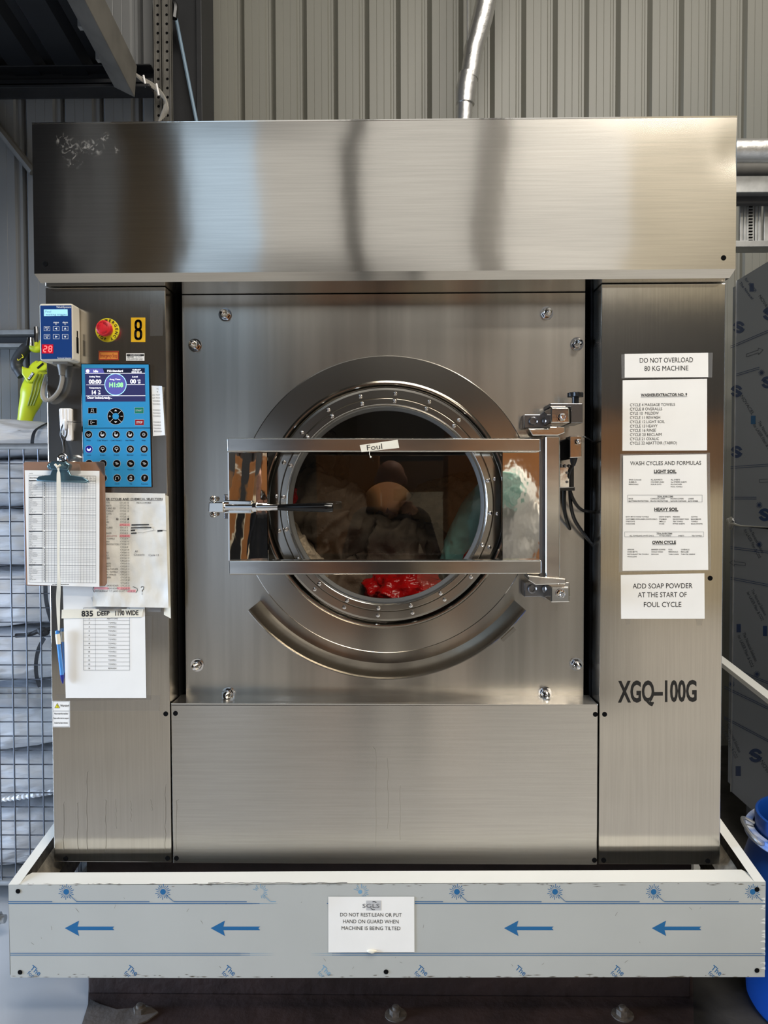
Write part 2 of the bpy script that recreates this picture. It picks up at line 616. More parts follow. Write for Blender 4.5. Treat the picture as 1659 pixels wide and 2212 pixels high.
def sheet(name, cor, Y, px, mats, label=None, cat=None, group=None, curl=None, parent=None, n=14, lift=0.00035):
    """a sheet of paper: corners TL, TR, BR, BL in pixels, lying at Y; curl(u, v) lifts it towards the viewer"""
    TL, TR, BR, BL = [Vector(c) for c in cor]
    ex, ey = (TR - TL + BR - BL) / 2, (BL - TL + BR - TR) / 2
    det = ex.x * ey.y - ex.y * ey.x
    cu = curl or (lambda u, v: 0.0)
    mb = MB()
    vs, fs = [], []
    for j in range(n + 1):
        for i in range(n + 1):
            u, v = i / n, j / n
            p = TL * (1 - u) * (1 - v) + TR * u * (1 - v) + BR * u * v + BL * (1 - u) * v
            vs.append(at(p.x, p.y, Y - cu(u, v)))
    for j in range(n):
        for i in range(n):
            a = j * (n + 1) + i
            fs.append((a, a + n + 1, a + n + 2, a + 1))
    mb.add(vs, fs, 0, True)

    def mp(x, y, lv):
        d = Vector((x, y)) - TL
        u = (d.x * ey.y - d.y * ey.x) / det
        v = (ex.x * d.y - ex.y * d.x) / det
        u, v = min(max(u, 0), 1), min(max(v, 0), 1)
        fi, fj = min(int(u * n), n - 1), min(int(v * n), n - 1)
        a_, b_ = u * n - fi, v * n - fj
        h = (cu(fi / n, fj / n) * (1 - a_) + cu((fi + 1) / n, fj / n) * a_) * (1 - b_) + (cu(fi / n, (fj + 1) / n) * (1 - a_) + cu((fi + 1) / n, (fj + 1) / n) * a_) * b_
        return at(x, y, Y - h - lift * lv)
    if px:
        px.emit(mb, mp)
    c = (TL + BR) / 2
    o = mb.build(name, mats, parent=parent, loc=None if parent else at(c.x, BL.y, Y), merge=False)
    return tag(o, label, cat, group)


def spline(pts, n=8):
    """Catmull-Rom through points"""
    P = [Vector(p) for p in pts]
    P = [P[0] * 2 - P[1]] + P + [P[-1] * 2 - P[-2]]
    out = []
    for i in range(1, len(P) - 2):
        for k in range(n):
            t = k / n
            a, b, c, d = P[i - 1], P[i], P[i + 1], P[i + 2]
            out.append(0.5 * ((2 * b) + (c - a) * t + (2 * a - 5 * b + 4 * c - d) * t * t + (3 * b - a - 3 * c + d) * t ** 3))
    out.append(P[-2])
    return out


# ================================================================== THE SETTING
def cladding(x0, x1, Y, z0, z1, pitch, phase, depth=0.03):
    """rib profile along X facing -Y"""
    prof = [(0.0, depth), (0.66, depth), (0.70, depth * 0.72), (0.76, depth * 0.72), (0.78, depth * 0.80), (0.845, depth * 0.80), (0.87, 0)]
    fine = [0.23, 0.46]
    xs = []
    k = math.floor((x0 - phase) / pitch)
    while phase + k * pitch < x1:
        for a, h in prof:
            xs.append((phase + (k + a) * pitch, h))
            if a == 0.0:
                for q in fine:
                    xs += [(phase + (k + q - 0.010) * pitch, depth), (phase + (k + q) * pitch, depth - 0.0012), (phase + (k + q + 0.010) * pitch, depth)]
        k += 1
    xs = sorted((x, h) for x, h in xs if x0 <= x <= x1)
    mb = MB()
    vs = []
    for x, h in xs:
        vs += [(x, Y - h, z0), (x, Y - h, z1)]
    fs = [(2 * i, 2 * i + 2, 2 * i + 3, 2 * i + 1) for i in range(len(xs) - 1)]
    mb.add(vs, fs)
    # closed behind
    mb.add([(x0, Y + 0.02, z0), (x1, Y + 0.02, z0), (x1, Y + 0.02, z1), (x0, Y + 0.02, z1)], [(0, 1, 2, 3)])
    return mb


YR, YL = 2.15, 1.30
xr0 = at(436, 100, YR).x
pr = 66.0 * (YR + 1.906) / F
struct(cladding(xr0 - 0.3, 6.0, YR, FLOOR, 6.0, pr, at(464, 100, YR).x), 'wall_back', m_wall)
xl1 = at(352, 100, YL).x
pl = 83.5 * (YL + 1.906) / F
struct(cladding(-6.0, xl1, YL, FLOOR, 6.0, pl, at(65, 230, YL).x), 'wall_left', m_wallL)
# return between the two walls
struct(MB().box(xl1 - 0.02, xl1, YL, YR, FLOOR, 6.0), 'wall_return', m_beam)
# floor, ceiling, and the parts of the hall behind the photographer
fl = MB().box(-6, 6, -7.2, YR + 0.1, FLOOR - 0.05, FLOOR)
struct(fl, 'floor', m_floor)
struct(MB().box(-6, 6, -7.2, YR + 0.1, 6.0, 6.05), 'ceiling', m_beam)
struct(MB().box(5.95, 6.0, -7.2, YR, FLOOR, 6.0), 'wall_right', m_wall)
struct(MB().box(-6.0, -5.95, -7.2, YL, FLOOR, 6.0), 'wall_side', m_beam)
struct(MB().box(-6, 6, -7.2, -7.15, FLOOR, 6.0), 'wall_front', mat('slate_cladding', rgb(52, 54, 58), 0.6))
m_day = mat('daylight_opening', (0.04, 0.04, 0.04, 1), 0.8, spec=0.0, emit=(0.62, 0.80, 1.0, 1), emit_s=1.2)
m_sky1 = mat('translucent_sheet', (0.04, 0.04, 0.04, 1), 0.8, spec=0.0, emit=(1.0, 0.97, 0.91, 1), emit_s=0.74)
m_sky2 = mat('warm_translucent_sheet', (0.04, 0.04, 0.04, 1), 0.8, spec=0.0, emit=(1.0, 0.86, 0.60, 1), emit_s=0.56)
YF = -7.1
struct(MB().box(-2.35, -1.60, YF - 0.02, YF, FLOOR, 1.95), 'door_1', mat('daylight_doorway', (0.1, 0.1, 0.1, 1), 0.6, emit=(0.66, 0.80, 1.0, 1), emit_s=0.75))
struct(MB().box(-2.50, -1.60, YF - 0.02, YF, 3.45, 6.0), 'window_5', m_day)
struct(MB().box(-1.60, -0.48, YF - 0.02, YF, 3.45, 6.0), 'window_1', m_sky1)
struct(MB().box(-0.28, 0.98, YF - 0.02, YF, 3.45, 6.0), 'window_2', m_sky1)
struct(MB().box(1.25, 2.62, YF - 0.02, YF, 3.45, 6.0), 'window_3', m_sky1)
struct(MB().box(2.62, 4.8, YF - 0.02, YF, 3.45, 6.0), 'window_4', m_sky2)
for i, (xa, xb) in enumerate(((-0.48, -0.28), (0.98, 1.25))):
    struct(MB().box(xa, xb, YF, YF + 0.25, FLOOR, 6.0), 'trim_%d' % (i + 1), m_beam)
m_ply = mat('brown_board', rgb(122, 92, 66), 0.6, noise_amt=0.25, noise_scale=(2, 2, 9))
struct(MB().box(-1.0, 4.8, YF + 0.3, YF + 0.35, 1.25, 1.65), 'wall_board', m_ply)
struct(MB().box(1.8, 4.8, YF + 0.3, YF + 0.35, 1.65, 2.0), 'wall_board_top', m_ply)
struct(MB().box(-1.0, 4.8, YF + 0.3, YF + 0.35, FLOOR, 1.25), 'wall_lining', mat('beige_board', rgb(226, 215, 190), 0.6, noise_amt=0.15, noise_scale=(2, 2, 6)))

# ================================================================== OVERHEAD STEEL ON THE LEFT
# lean-to roof sheet
YB = 1.22
zr = at(180, 160, YB).z
slope = math.tan(math.radians(8.5))
mb = MB()
xe = at(262, 160, YB).x
xs = []
x = -3.2
while x < xe:
    for a, h in ((0, 0), (0.075, 0), (0.10, 0.035), (0.135, 0.035), (0.16, 0)):
        xs.append((x + a, h))
    x += 0.19
xs = [(x, h) for x, h in xs if x <= xe]
vs = []
for x, h in xs:
    vs += [(x, YB, zr - 0.012 + h), (x, -1.6, zr - 0.012 + h + slope * (YB + 1.6))]
mb.add(vs, [(2 * i, 2 * i + 1, 2 * i + 3, 2 * i + 2) for i in range(len(xs) - 1)])
tag(mb.build('roof_sheet', m_roof, loc=(xe, YB, zr)), 'dark corrugated roof sheet sloping over the upper left corner', 'roof')
# purlin: a dark cold-rolled Z section below it
mb = MB()
a, b = at(-40, 162, YB), at(338, 212, YB)
zm = (a.z + b.z) / 2
mb.box(-3.2, b.x, YB - 0.01, YB, b.z, a.z)
mb.box(-3.2, b.x, YB - 0.07, YB - 0.01, a.z - 0.006, a.z)
mb.box(-3.2, b.x, YB - 0.05, YB - 0.01, zm - 0.012, zm + 0.004)
mb.box(-3.2, b.x, YB - 0.09, YB - 0.01, b.z, b.z + 0.012)
tag(mb.build('roof_purlin', m_darkp, loc=(b.x, YB, b.z), bevel=0.002), 'dark horizontal purlin under the corrugated roof sheet', 'beam')
# rafter rising towards the viewer
p1 = at(272, 200, YB - 0.12)
ys = [YB - 0.12, -1.6]
mb = MB()
vs = []
for y in ys:
    z = p1.z + slope * (YB - 0.12 - y)
    vs += [(p1.x - 0.045, y, z + 0.02), (p1.x + 0.035, y, z - 0.02), (p1.x + 0.045, y, z + 0.10), (p1.x - 0.035, y, z + 0.14)]
mb.add(vs, [(0, 1, 5, 4), (1, 2, 6, 5), (2, 3, 7, 6), (3, 0, 4, 7), (0, 3, 2, 1), (4, 5, 6, 7)])
raf = mb.build('rafter_beam', m_raft, loc=p1, bevel=0.003)
tag(raf, 'dusty sloping rafter beam along the edge of the corrugated roof', 'beam')
mb = MB()
for k in range(9):
    y = YB - 0.25 - k * 0.16
    z = p1.z + slope * (YB - 0.12 - y)
    mb.box(p1.x - 0.062, p1.x - 0.044, y - 0.012, y + 0.012, z + 0.03, z + 0.055)
mb.build('bracket_tab', m_galv, raf)
# diagonal brace behind the hood at far left
tag(MB().tube([at(-60, 205, YL - 0.05), at(72, 372, YL - 0.05)], 0.018, 8).build('diagonal_brace', m_raft, loc=at(72, 372, YL - 0.05)),
    'grey diagonal brace on the ribbed wall left of the hood', 'brace')
# dark column and its downpipe edge
c0, c1 = at(368, 100, 1.42), at(432, 100, 1.42)
cmb = MB()
cmb.box(c0.x, c1.x, 1.42, 1.44, FLOOR, 5.8)
cmb.box(c1.x - 0.012, c1.x + 0.012, 1.40, 1.62, FLOOR, 5.8)
cmb.box(c0.x, c1.x, 1.62, 1.64, FLOOR, 5.8)
tag(cmb.build('steel_column', m_darkp, loc=(c0.x, 1.5, FLOOR), bevel=0.002), 'dark steel column rising behind the hood, left of the ribbed wall', 'column')
# perforated strut channels
mb = MB()
zt = at(340, -60, 1.2).z
for pa, pb in ((334, 349), (352, 370)):
    xa, xb = at(pa, 120, 1.2).x, at(pb, 120, 1.2).x
    zb = at(340, 300, 1.2).z
    mb.box(xa, xb, 1.2, 1.206, zb, zt, 0)
    mb.box(xa, xa + 0.003, 1.19, 1.22, zb, zt, 0)
    mb.box(xb - 0.003, xb, 1.19, 1.22, zb, zt, 0)
    z = zb + 0.02
    while z < zt:
        mb.disc(((xa + xb) / 2, 0, z), 0.0055, 1.1994, 10, 1)
        z += 0.036
tag(mb.build('perforated_channel', [m_raft, m_void], loc=at(352, 262, 1.2)), 'grey perforated strut channel standing beside the dark column', 'channel')
# cable bundle
cb = thing('cable_bundle', 'bundle of grey cables drooping from the rafter to the perforated channel', 'cable', at(305, 200, 1.16))
for k in range(5):
    o = k * 3.2
    MB().tube(spline([at(262 + o * .4, 122 + o, 1.12), at(290 + o, 158 + o, 1.14), at(330 + o * .6, 182 + o, 1.16), at(352 + o * .4, 205 + o, 1.16),
                      at(362 - o * .5, 232, 1.15), at(357 - o, 250 + o, 1.16)]), 0.0055, 6).build('cable', m_cable, cb)
for q in ((312, 172), (340, 190)):
    MB().tube([at(q[0] - 2, q[1] - 9, 1.135), at(q[0] + 3, q[1] + 16, 1.135)], 0.004, 6).build('cable_tie', m_white, cb)
# pale rod hanging beside the column
rod = MB().tube([at(373, 12, 1.38), at(380, 40, 1.38), at(427, 275, 1.38)], 0.0075, 8)
tag(rod.build('hanging_rod', m_bluerod, loc=at(427, 262, 1.38)), 'thin pale blue rod slanting down in front of the dark column', 'rod')
hz = MB().tube(spline([at(345, -10, 1.3), at(368, 2, 1.3), at(378, 14, 1.3), at(376, 40, 1.3)], 5), 0.014, 8)
tag(hz.build('black_hose', m_black, loc=at(376, 40, 1.3)), 'black hose elbow at the top end of the pale rod', 'hose')

# foil lagged pipe above the hood
pp = thing('lagged_pipe', 'silver foil lagged pipe slanting down behind the hood', 'pipe', at(1003, 262, 1.7))
MB().tube([at(1196, -800, 1.7), at(1058, -40, 1.7), at(1042, 40, 1.7), at(1024, 105, 1.7), at(1014, 170, 1.7)], [0.048, 0.048, 0.047, 0.044, 0.042], 16).build('lagging', m_foil, pp)
MB().tube([at(1012, 160, 1.7), at(1007, 195, 1.7), at(1005, 225, 1.7)], [0.044, 0.046, 0.043], 16).build('elbow_wrap', m_foil, pp)
MB().tube([at(1005, 215, 1.7), at(1001, 300, 1.7)], 0.036, 16).build('pipe_end', m_foil, pp)
MB().tube([at(1009, -800, 1.68), at(1010, 100, 1.68), at(1016, 118, 1.66)], 0.004, 6).build('hanger_wire', m_galv, pp)

# services right of the hood
rp = MB().tube([at(1570, 327, 1.0), at(1600, 326, 1.0), at(3600, 326, 1.0)], 0.042, 20)
tag(rp.build('foil_pipe', m_foil, loc=at(1600, 350, 1.0)), 'horizontal foil wrapped pipe emerging right of the hood', 'pipe')
rd = MB().tube([at(1570, 366, 1.25), at(3600, 366, 1.25)], 0.030, 20)
tag(rd.build('grey_duct', m_raft, loc=at(1600, 380, 1.25)), 'smooth grey duct just under the foil wrapped pipe', 'duct')
br = MB().pbox(1570, 380, 3600, 399, 1.05, 1.12)
br.pbox(1570, 399, 3600, 424, 1.09, 1.12, 1)
tag(br.build('galvanised_rail', [m_galv, m_beam], loc=at(1600, 400, 1.05), bevel=0.002), 'pale galvanised rail under the pipes right of the hood', 'rail')
ct = thing('cable_tray', 'bright slotted cable tray hanging right of the hood', 'cable tray', at(1620, 520, 1.15))
mb = MB()
for pa, pb in ((1599, 1606), (1607, 1613), (1613.5, 1630), (1632, 1638), (1639, 1645), (1651, 1662), (1664, 1680), (1690, 1700), (1712, 1722), (1734, 1744)):
    mb.pbox(pa, 410, pb, 523, 1.15, 1.165)
mb.build('tray_strip', m_galv, ct, bevel=0.003)
mb = MB()
y = 432
while y < 520:
    mb.pbox(1618, y, 1626, y + 2.6, 1.147, 1.149)
    y += 6.6
mb.build('slot', m_void, ct)
MB().pbox(1570, 520, 2400, 527, 1.10, 1.18).build('tray_bar', m_galv, ct, bevel=0.001)

# ================================================================== THE WASHING MACHINE
XL, XR = -0.8643, 0.8101
ZB, ZC = 0.3115, 1.7525
HXL, HXR, HZ0, HZ1, YH = -0.868, 0.8116, 1.7735, 2.1309, -0.05
YT = 0.08                                    # plate of the tub
YBK = 1.0
XLi = at(359, 620, 0).x * 0.5 + at(369, 1862, 0).x * 0.5
XRi = at(1297, 1100, 0).x
ZLP = at(830, 1521, 0).z
wm = thing('washing_machine', 'large stainless steel industrial washer extractor with a round glass door', 'washing machine', (-0.027, 0.4, ZB))


def hole(mb, px, py, Y, r=0.0062, m=1):
    p = at(px, py, Y)
    mb.lathe([(r, Y - 0.0006), (r * 0.85, Y - 0.0012), (0.0001, Y - 0.0009)], p, 'Y', 16, m)


# hood
hd = MB()
zl = at(830, 606, -0.04).z
prof = [(YH, HZ1), (YH, HZ0), (-0.040, zl), (YBK, zl), (YBK, HZ1)]
n = len(prof)
nx = 24
vs, fs = [], []
for i, X in enumerate((HXL, HXR)):
    for y, z in prof:
        ins = 0.010 if abs(z - zl) < 1e-6 and y < 0 else 0.0
        vs.append((X + (ins if i == 0 else -ins), y, z))
for k in range(n):
    k2 = (k + 1) % n
    if k == 0:
        continue
    fs.append((k, n + k, n + k2, k2))
fs += [tuple(range(n))[::-1], tuple(n + k for k in range(n))]
hd.add(vs, fs)
# front sheet: slightly oil-canned, dented at the upper right corner
gx, gz = 60, 16


def hood_y(u, v):
    x = HXL + (HXR - HXL) * u
    z = HZ0 + (HZ1 - HZ0) * v
    e = min(1, u * 14, (1 - u) * 14) * min(1, v * 6, (1 - v) * 6)
    d = 0.0016 * math.sin(u * 9.0 + 1.0 + v * 1.2) * e
    dd = math.hypot((x - HXR + 0.012) / 0.030, (z - HZ1 + 0.085) / 0.045)
    d += 0.003 * math.exp(-dd * dd)
    d += 0.002 * math.exp(-(((x - HXR + 0.09) / 0.10) ** 2 + ((z - HZ1 + 0.14) / 0.14) ** 2)) * e
    return YH + d


vs = [(HXL + (HXR - HXL) * i / gx, hood_y(i / gx, j / gz), HZ0 + (HZ1 - HZ0) * j / gz) for j in range(gz + 1) for i in range(gx + 1)]
fs = [(j * (gx + 1) + i, j * (gx + 1) + i + 1, (j + 1) * (gx + 1) + i + 1, (j + 1) * (gx + 1) + i) for j in range(gz) for i in range(gx)]
hd.add(vs, fs, 0, True)
hd.box(HXL, HXR, YH - 0.0008, YH + 0.002, HZ1 - 0.0015, HZ1 + 0.0015, 1)
hood = hd.build('hood', [m_steel, m_pol], wm)
mb = MB()
hole(mb, 98, 570, YH, m=0)
mb.build('screw_hole', m_void, hood)
mb = MB()
hole(mb, 1563, 557, YH, m=0)
mb.build('screw_hole', m_void, hood)

nt = m_steel.node_tree
pb_ = nt.nodes['Principled BSDF']
tcn = nt.nodes.new('ShaderNodeTexCoord')
tot = None
for k, (qx, qy, rad) in enumerate(((152, 322, 0.030), (135, 305, 0.022), (205, 318, 0.026), (228, 298, 0.016), (186, 318, 0.020), (250, 324, 0.012), (160, 345, 0.024))):
    c = at(qx, qy, YH) - OFF[wm.name]
    d = nt.nodes.new('ShaderNodeVectorMath')
    d.operation = 'DISTANCE'
    d.inputs[1].default_value = c
    nt.links.new(tcn.outputs['Object'], d.inputs[0])
    mr = nt.nodes.new('ShaderNodeMapRange')
    mr.inputs['From Min'].default_value = rad
    mr.inputs['From Max'].default_value = rad * 0.2
    nt.links.new(d.outputs['Value'], mr.inputs['Value'])
    if tot is None:
        tot = mr.outputs[0]
    else:
        mx_ = nt.nodes.new('ShaderNodeMath')
        mx_.operation = 'MAXIMUM'
        nt.links.new(tot, mx_.inputs[0])
        nt.links.new(mr.outputs[0], mx_.inputs[1])
        tot = mx_.outputs[0]
nzn = nt.nodes.new('ShaderNodeTexNoise')
nzn.inputs['Scale'].default_value = 70.0
nzn.inputs['Detail'].default_value = 5.0
nzn.inputs['Distortion'].default_value = 1.5
nt.links.new(tcn.outputs['Object'], nzn.inputs['Vector'])
r2 = nt.nodes.new('ShaderNodeMapRange')
r2.inputs['From Min'].default_value = 0.50
r2.inputs['From Max'].default_value = 0.68
nt.links.new(nzn.outputs['Fac'], r2.inputs['Value'])
ml = nt.nodes.new('ShaderNodeMath')
ml.operation = 'MULTIPLY'
nt.links.new(tot, ml.inputs[0])
nt.links.new(r2.outputs[0], ml.inputs[1])
mt = nt.nodes.new('ShaderNodeMath')
mt.operation = 'MULTIPLY_ADD'
mt.inputs[1].default_value = -0.42
mt.inputs[2].default_value = 1.0
nt.links.new(ml.outputs[0], mt.inputs[0])
nt.links.new(mt.outputs[0], pb_.inputs['Metallic'])

# columns
HOLES_L = ((358, 1542), (142, 1855), (362, 1854))
HOLES_R = ((1306, 1543), (1534, 1249), (1304, 1858), (1529, 1860))


def column(name, x0, x1, holes):
    mb = MB()
    mb.box(x0, x1, 0.0, YBK, ZB, ZC)
    o = mb.build(name, m_steelL, wm, bevel=0.0016, seg=2)
    for q in holes:
        h = MB()
        hole(h, q[0], q[1], 0.0, m=0)
        h.build('screw_hole', m_void, o)
    return o


cl = column('left_column', XL, XLi, HOLES_L)
cr = column('right_column', XRi, XR, HOLES_R)
# model lettering on the right column
px = PX()
px.text('XGQ–100G', 1335, 1516, 43, 'l', width=170, sl=-0.012, bold=0.030, m=0)
px.emit(MB(), flat(0.0)).build('model_lettering', m_gblack, cr)
# lower panel with the folded top edge
mb = MB()
xa, xb = XLi + 0.0035, XRi - 0.0035
mb.box(xa, xb, 0.0, YT + 0.01, ZLP - 0.006, ZLP)
mb.box(xa, xb, 0.0, 0.03, ZB - 0.002, ZLP)
lp = mb.build('lower_panel', m_steelP, wm, bevel=0.002)
for q in ((379, 1541), (1286, 1543), (381, 1854), (1284, 1858)):
    h = MB()
    hole(h, q[0], q[1], 0.0, m=0)
    h.build('screw_hole', m_void, lp)
m_drip = mat('dried_drip', (0.44, 0.41, 0.36, 1), 0.34, 1.0)
rr = random.Random(5)
for par, lst in ((cl, ((137, 1738, 1838), (168, 1735, 1836), (188, 1668, 1842), (228, 1730, 1840), (251, 1730, 1790), (283, 1735, 1775), (328, 1732, 1752), (357, 1700, 1838))), (lp, ((381, 1730, 1836), (812, 1620, 1830), (838, 1640, 1790), (864, 1700, 1815)))):
    for x, y0, y1 in lst:
        px = PX()
        pts = [(x + rr.uniform(-1.2, 1.2) + (x * 0), y0 + (y1 - y0) * k / 8) for k in range(9)]
        px.path(pts, 0.7, 0)
        px.line(pts[0][0], y0, pts[0][0] + rr.uniform(-6, 6), y0 - rr.uniform(2, 7), 0.6, 0)
        px.emit(MB(), flat(0.0, 0.0003)).build('drip_stain', m_drip, par)

# dark body behind everything
mb = MB()
mb.box(XLi - 0.02, XRi + 0.02, 0.24, YBK, ZLP + 0.02, zl, 0)
mb = MB()
for xx in (XLi + 0.001, XRi - 0.001):
    s_ = 1 if xx < 0 else -1
    mb.box(xx, xx + s_ * 0.004, 0.075, 0.5, ZLP, zl, 0)
mb.box(XLi + 0.001, XRi - 0.001, YBK - 0.02, YBK, ZB, zl, 0)
mb.box(XLi + 0.001, XRi - 0.001, 0.02, 0.5, ZB + 0.03, ZB + 0.05, 0)
mb.build('inner_liner', m_void, wm)

# plate of the tub, with the round opening
DC = at(835, 1091, 0.05)
DX, DZ = DC.x, DC.z
R_OUT = 0.372
pxl, pxr = at(398, 1100, YT).x, at(1262, 1100, YT).x
pz0, pz1 = ZLP - 0.02, zl - 0.002
mb = MB()
angs = set(2 * PI * i / 96 for i in range(96))
for X in (pxl, pxr):
    for Z in (pz0, pz1):
        angs.add(math.atan2(Z - DZ, X - DX) % (2 * PI))
angs = sorted(angs)
vs = []
for a in angs:
    ca, sa = math.cos(a), math.sin(a)
    t = 1e9
    if ca > 1e-9:
        t = min(t, (pxr - DX) / ca)
    if ca < -1e-9:
        t = min(t, (pxl - DX) / ca)
    if sa > 1e-9:
        t = min(t, (pz1 - DZ) / sa)
    if sa < -1e-9:
        t = min(t, (pz0 - DZ) / sa)
    vs += [(DX + 0.33 * ca, YT, DZ + 0.33 * sa), (DX + t * ca, YT, DZ + t * sa), (DX + t * ca, YT + 0.012, DZ + t * sa)]
n = len(angs)
for i in range(n):
    j = (i + 1) % n
    mb.add([vs[3 * i], vs[3 * i + 1], vs[3 * j + 1], vs[3 * j]], [(0, 3, 2, 1)])
    mb.add([vs[3 * i + 1], vs[3 * i + 2], vs[3 * j + 2], vs[3 * j + 1]], [(0, 3, 2, 1)])
mb.build('tub_plate', m_tub, wm)
# drum bolts: on one circle
for q in ((483, 676), (417, 743), (422, 1440), (490, 1502), (1184, 673), (1250, 740), (1248, 1438), (1180, 1501)):
    p = at(q[0], q[1], YT - 0.02)
    mb = MB()
    mb.lathe([(0.0001, YT - 0.036), (0.006, YT - 0.034), (0.009, YT - 0.027), (0.0095, YT - 0.014)], p, 'Y', 16, 0)
    mb.lathe([(0.0125, YT - 0.014), (0.0125, YT - 0.004), (0.0125, YT - 0.003)], p, 'Y', 6, 0, smooth=False)
    mb.lathe([(0.0095, YT - 0.014), (0.0125, YT - 0.014)], p, 'Y', 6, 0, smooth=False)
    mb.lathe([(0.0125, YT - 0.003), (0.017, YT - 0.003), (0.017, YT)], p, 'Y', 20, 0)
    mb.build('dome_bolt', m_chrome, wm)

# door rim
mb = MB()
mb.lathe([(0.380, YT + 0.002), (0.380, 0.0565), (0.3792, 0.0545), (0.3775, 0.0535), (0.316, 0.0530), (0.3125, 0.0480), (0.3095, 0.042), (0.3065, 0.0425), (0.3045, 0.0455), (0.3035, 0.092), (0.300, 0.094)],
         DC, 'Y', 128)
rim = mb.build('door_rim', m_ring, wm, sharp_deg=9)
# drip tray: a curved gutter below the door
mb = MB()
a0, a1 = math.radians(-143), math.radians(-37)
mb.lathe([(0.412, YT), (0.424, -0.020), (0.4265, -0.026), (0.429, -0.024), (0.428, -0.018), (0.416, YT), (0.412, YT)], DC, 'Y', 64, a0=a0, a1=a1)
tray = mb.build('drip_tray', m_ring, wm, sharp_deg=9)
mb = MB()
p = at(1098, 1370, 0.0)
mb.box(-0.022, 0.022, -0.006, 0.006, -0.004, 0.004)
M_ = Matrix.Translation(p) @ Matrix.Rotation(math.radians(-43), 4, 'Y')
mb.v = [M_ @ v for v in mb.v]
mb.build('tray_tab', m_ring, tray)

# drum seen through the glass
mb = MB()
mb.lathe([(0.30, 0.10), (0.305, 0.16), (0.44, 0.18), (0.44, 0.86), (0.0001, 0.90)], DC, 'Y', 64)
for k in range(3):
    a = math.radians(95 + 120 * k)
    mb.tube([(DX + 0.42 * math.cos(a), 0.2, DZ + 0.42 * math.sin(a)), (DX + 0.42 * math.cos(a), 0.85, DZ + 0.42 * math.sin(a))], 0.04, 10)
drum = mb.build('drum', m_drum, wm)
hub = at(838, 1100, 0.84)
m_hub = mat('hub_plate', (0.97, 0.84, 0.62, 1), 0.16, 0.85)
mb = MB()
mb.lathe([(0.0001, 0.832), (0.098, 0.833), (0.103, 0.84), (0.103, 0.90)], hub, 'Y', 40)
mb.build('hub_plate', m_hub, drum)

# ------------------------------------------------------------------ the door: glass, rings, screws, cross bars
dr = MB()
dr.lathe([(0.3025, 0.088), (0.3005, 0.0625), (0.2985, 0.0598), (0.2935, 0.0594), (0.2928, 0.0562), (0.2740, 0.0558), (0.2735, 0.0565), (0.2725, 0.064), (0.270, 0.064)], DC, 'Y', 128)
door = dr.build('door', m_ring, wm, sharp_deg=9)
tag(door, 'round door')
MB().lathe([(0.2705, 0.064), (0.2697, 0.044), (0.2685, 0.0415), (0.2555, 0.0412), (0.2545, 0.0420), (0.2510, 0.046), (0.2505, 0.050)], DC, 'Y', 128).build('glass_ring', m_ring, door, sharp_deg=9)
MB().lathe([(0.2515, 0.046), (0.248, 0.045), (0.241, 0.053), (0.2395, 0.058)], DC, 'Y', 128).build('gasket', m_rubber, door)
MB().lathe([(0.0001, 0.0545), (0.10, 0.0546), (0.245, 0.0560)], DC, 'Y', 64).build('glass', m_glass, door)
for R, Y, a0 in ((0.2835, 0.0558, 4.6), (0.2625, 0.0395, 4.6)):
    for k in range(20):
        a = math.radians(90 - a0 - 18 * k)
        p = Vector((DX + R * math.cos(a), 0, DZ + R * math.sin(a)))
        mb = MB()
        mb.lathe([(0.0012, Y - 0.0022), (0.0022, Y - 0.0048), (0.0046, Y - 0.0042), (0.0056, Y - 0.002), (0.0056, Y + 0.001)], p, 'Y', 10)
        mb.lathe([(0.0001, Y - 0.0020), (0.0012, Y - 0.0022)], p, 'Y', 8)
        mb.build('screw', m_chrome, door)
YBAR = -0.045
bar_hi = ((490, 946), (1168, 947), (1168, 976), (491, 976))
bar_lo = ((493, 1211), (1170, 1210), (1170, 1240), (494, 1242))
for b in (bar_hi, bar_lo):
    MB().pslab(b, YBAR, -0.010, 0).build('cross_bar', m_bar, door, bevel=0.003, seg=3)
# mirror plates between the bars
mb = MB()
p0, p1 = at(496, 978, -0.020), at(578, 1210, -0.020)
ya, yb = -0.0300, -0.0200
vs = []
for j in range(9):
    for i in range(9):
        u, v = i / 8, j / 8
        yy = ya + (yb - ya) * u - 0.0022 * math.sin(PI * v) + 0.0012 * math.sin(2 * PI * u + 2.0 * v)
        vs.append((p0.x + (p1.x - p0.x) * u, yy, p0.z + (p1.z - p0.z) * v))
mb.add(vs, [(j * 9 + i, (j + 1) * 9 + i, (j + 1) * 9 + i + 1, j * 9 + i + 1) for j in range(8) for i in range(8)], 0, True)
mb.box(p0.x, p1.x, -0.012, -0.006, p1.z, p0.z)
mb.box(p0.x - 0.002, p0.x + 0.001, -0.034, 0.03, p1.z, p0.z)
mb.build('latch_plate', m_mirror, door)
mb = MB()
mb.pslab(((1085, 976), (1166, 976), (1166, 1211), (1085, 1211)), -0.020, -0.008)
mb.build('hinge_plate', m_mirror, door, bevel=0.001)
# hinge post with the dark weld gap
mb = MB()
mb.pslab(((1179, 942), (1210, 942), (1210, 1249), (1179, 1249)), YBAR, -0.008)
mb.build('hinge_post', m_bar, door, bevel=0.003, seg=3)
mb = MB()
mb.pslab(((1166, 948), (1180, 948), (1180, 1246), (1166, 1246)), -0.022, -0.006)
mb.build('post_gap', m_dsteel, door)
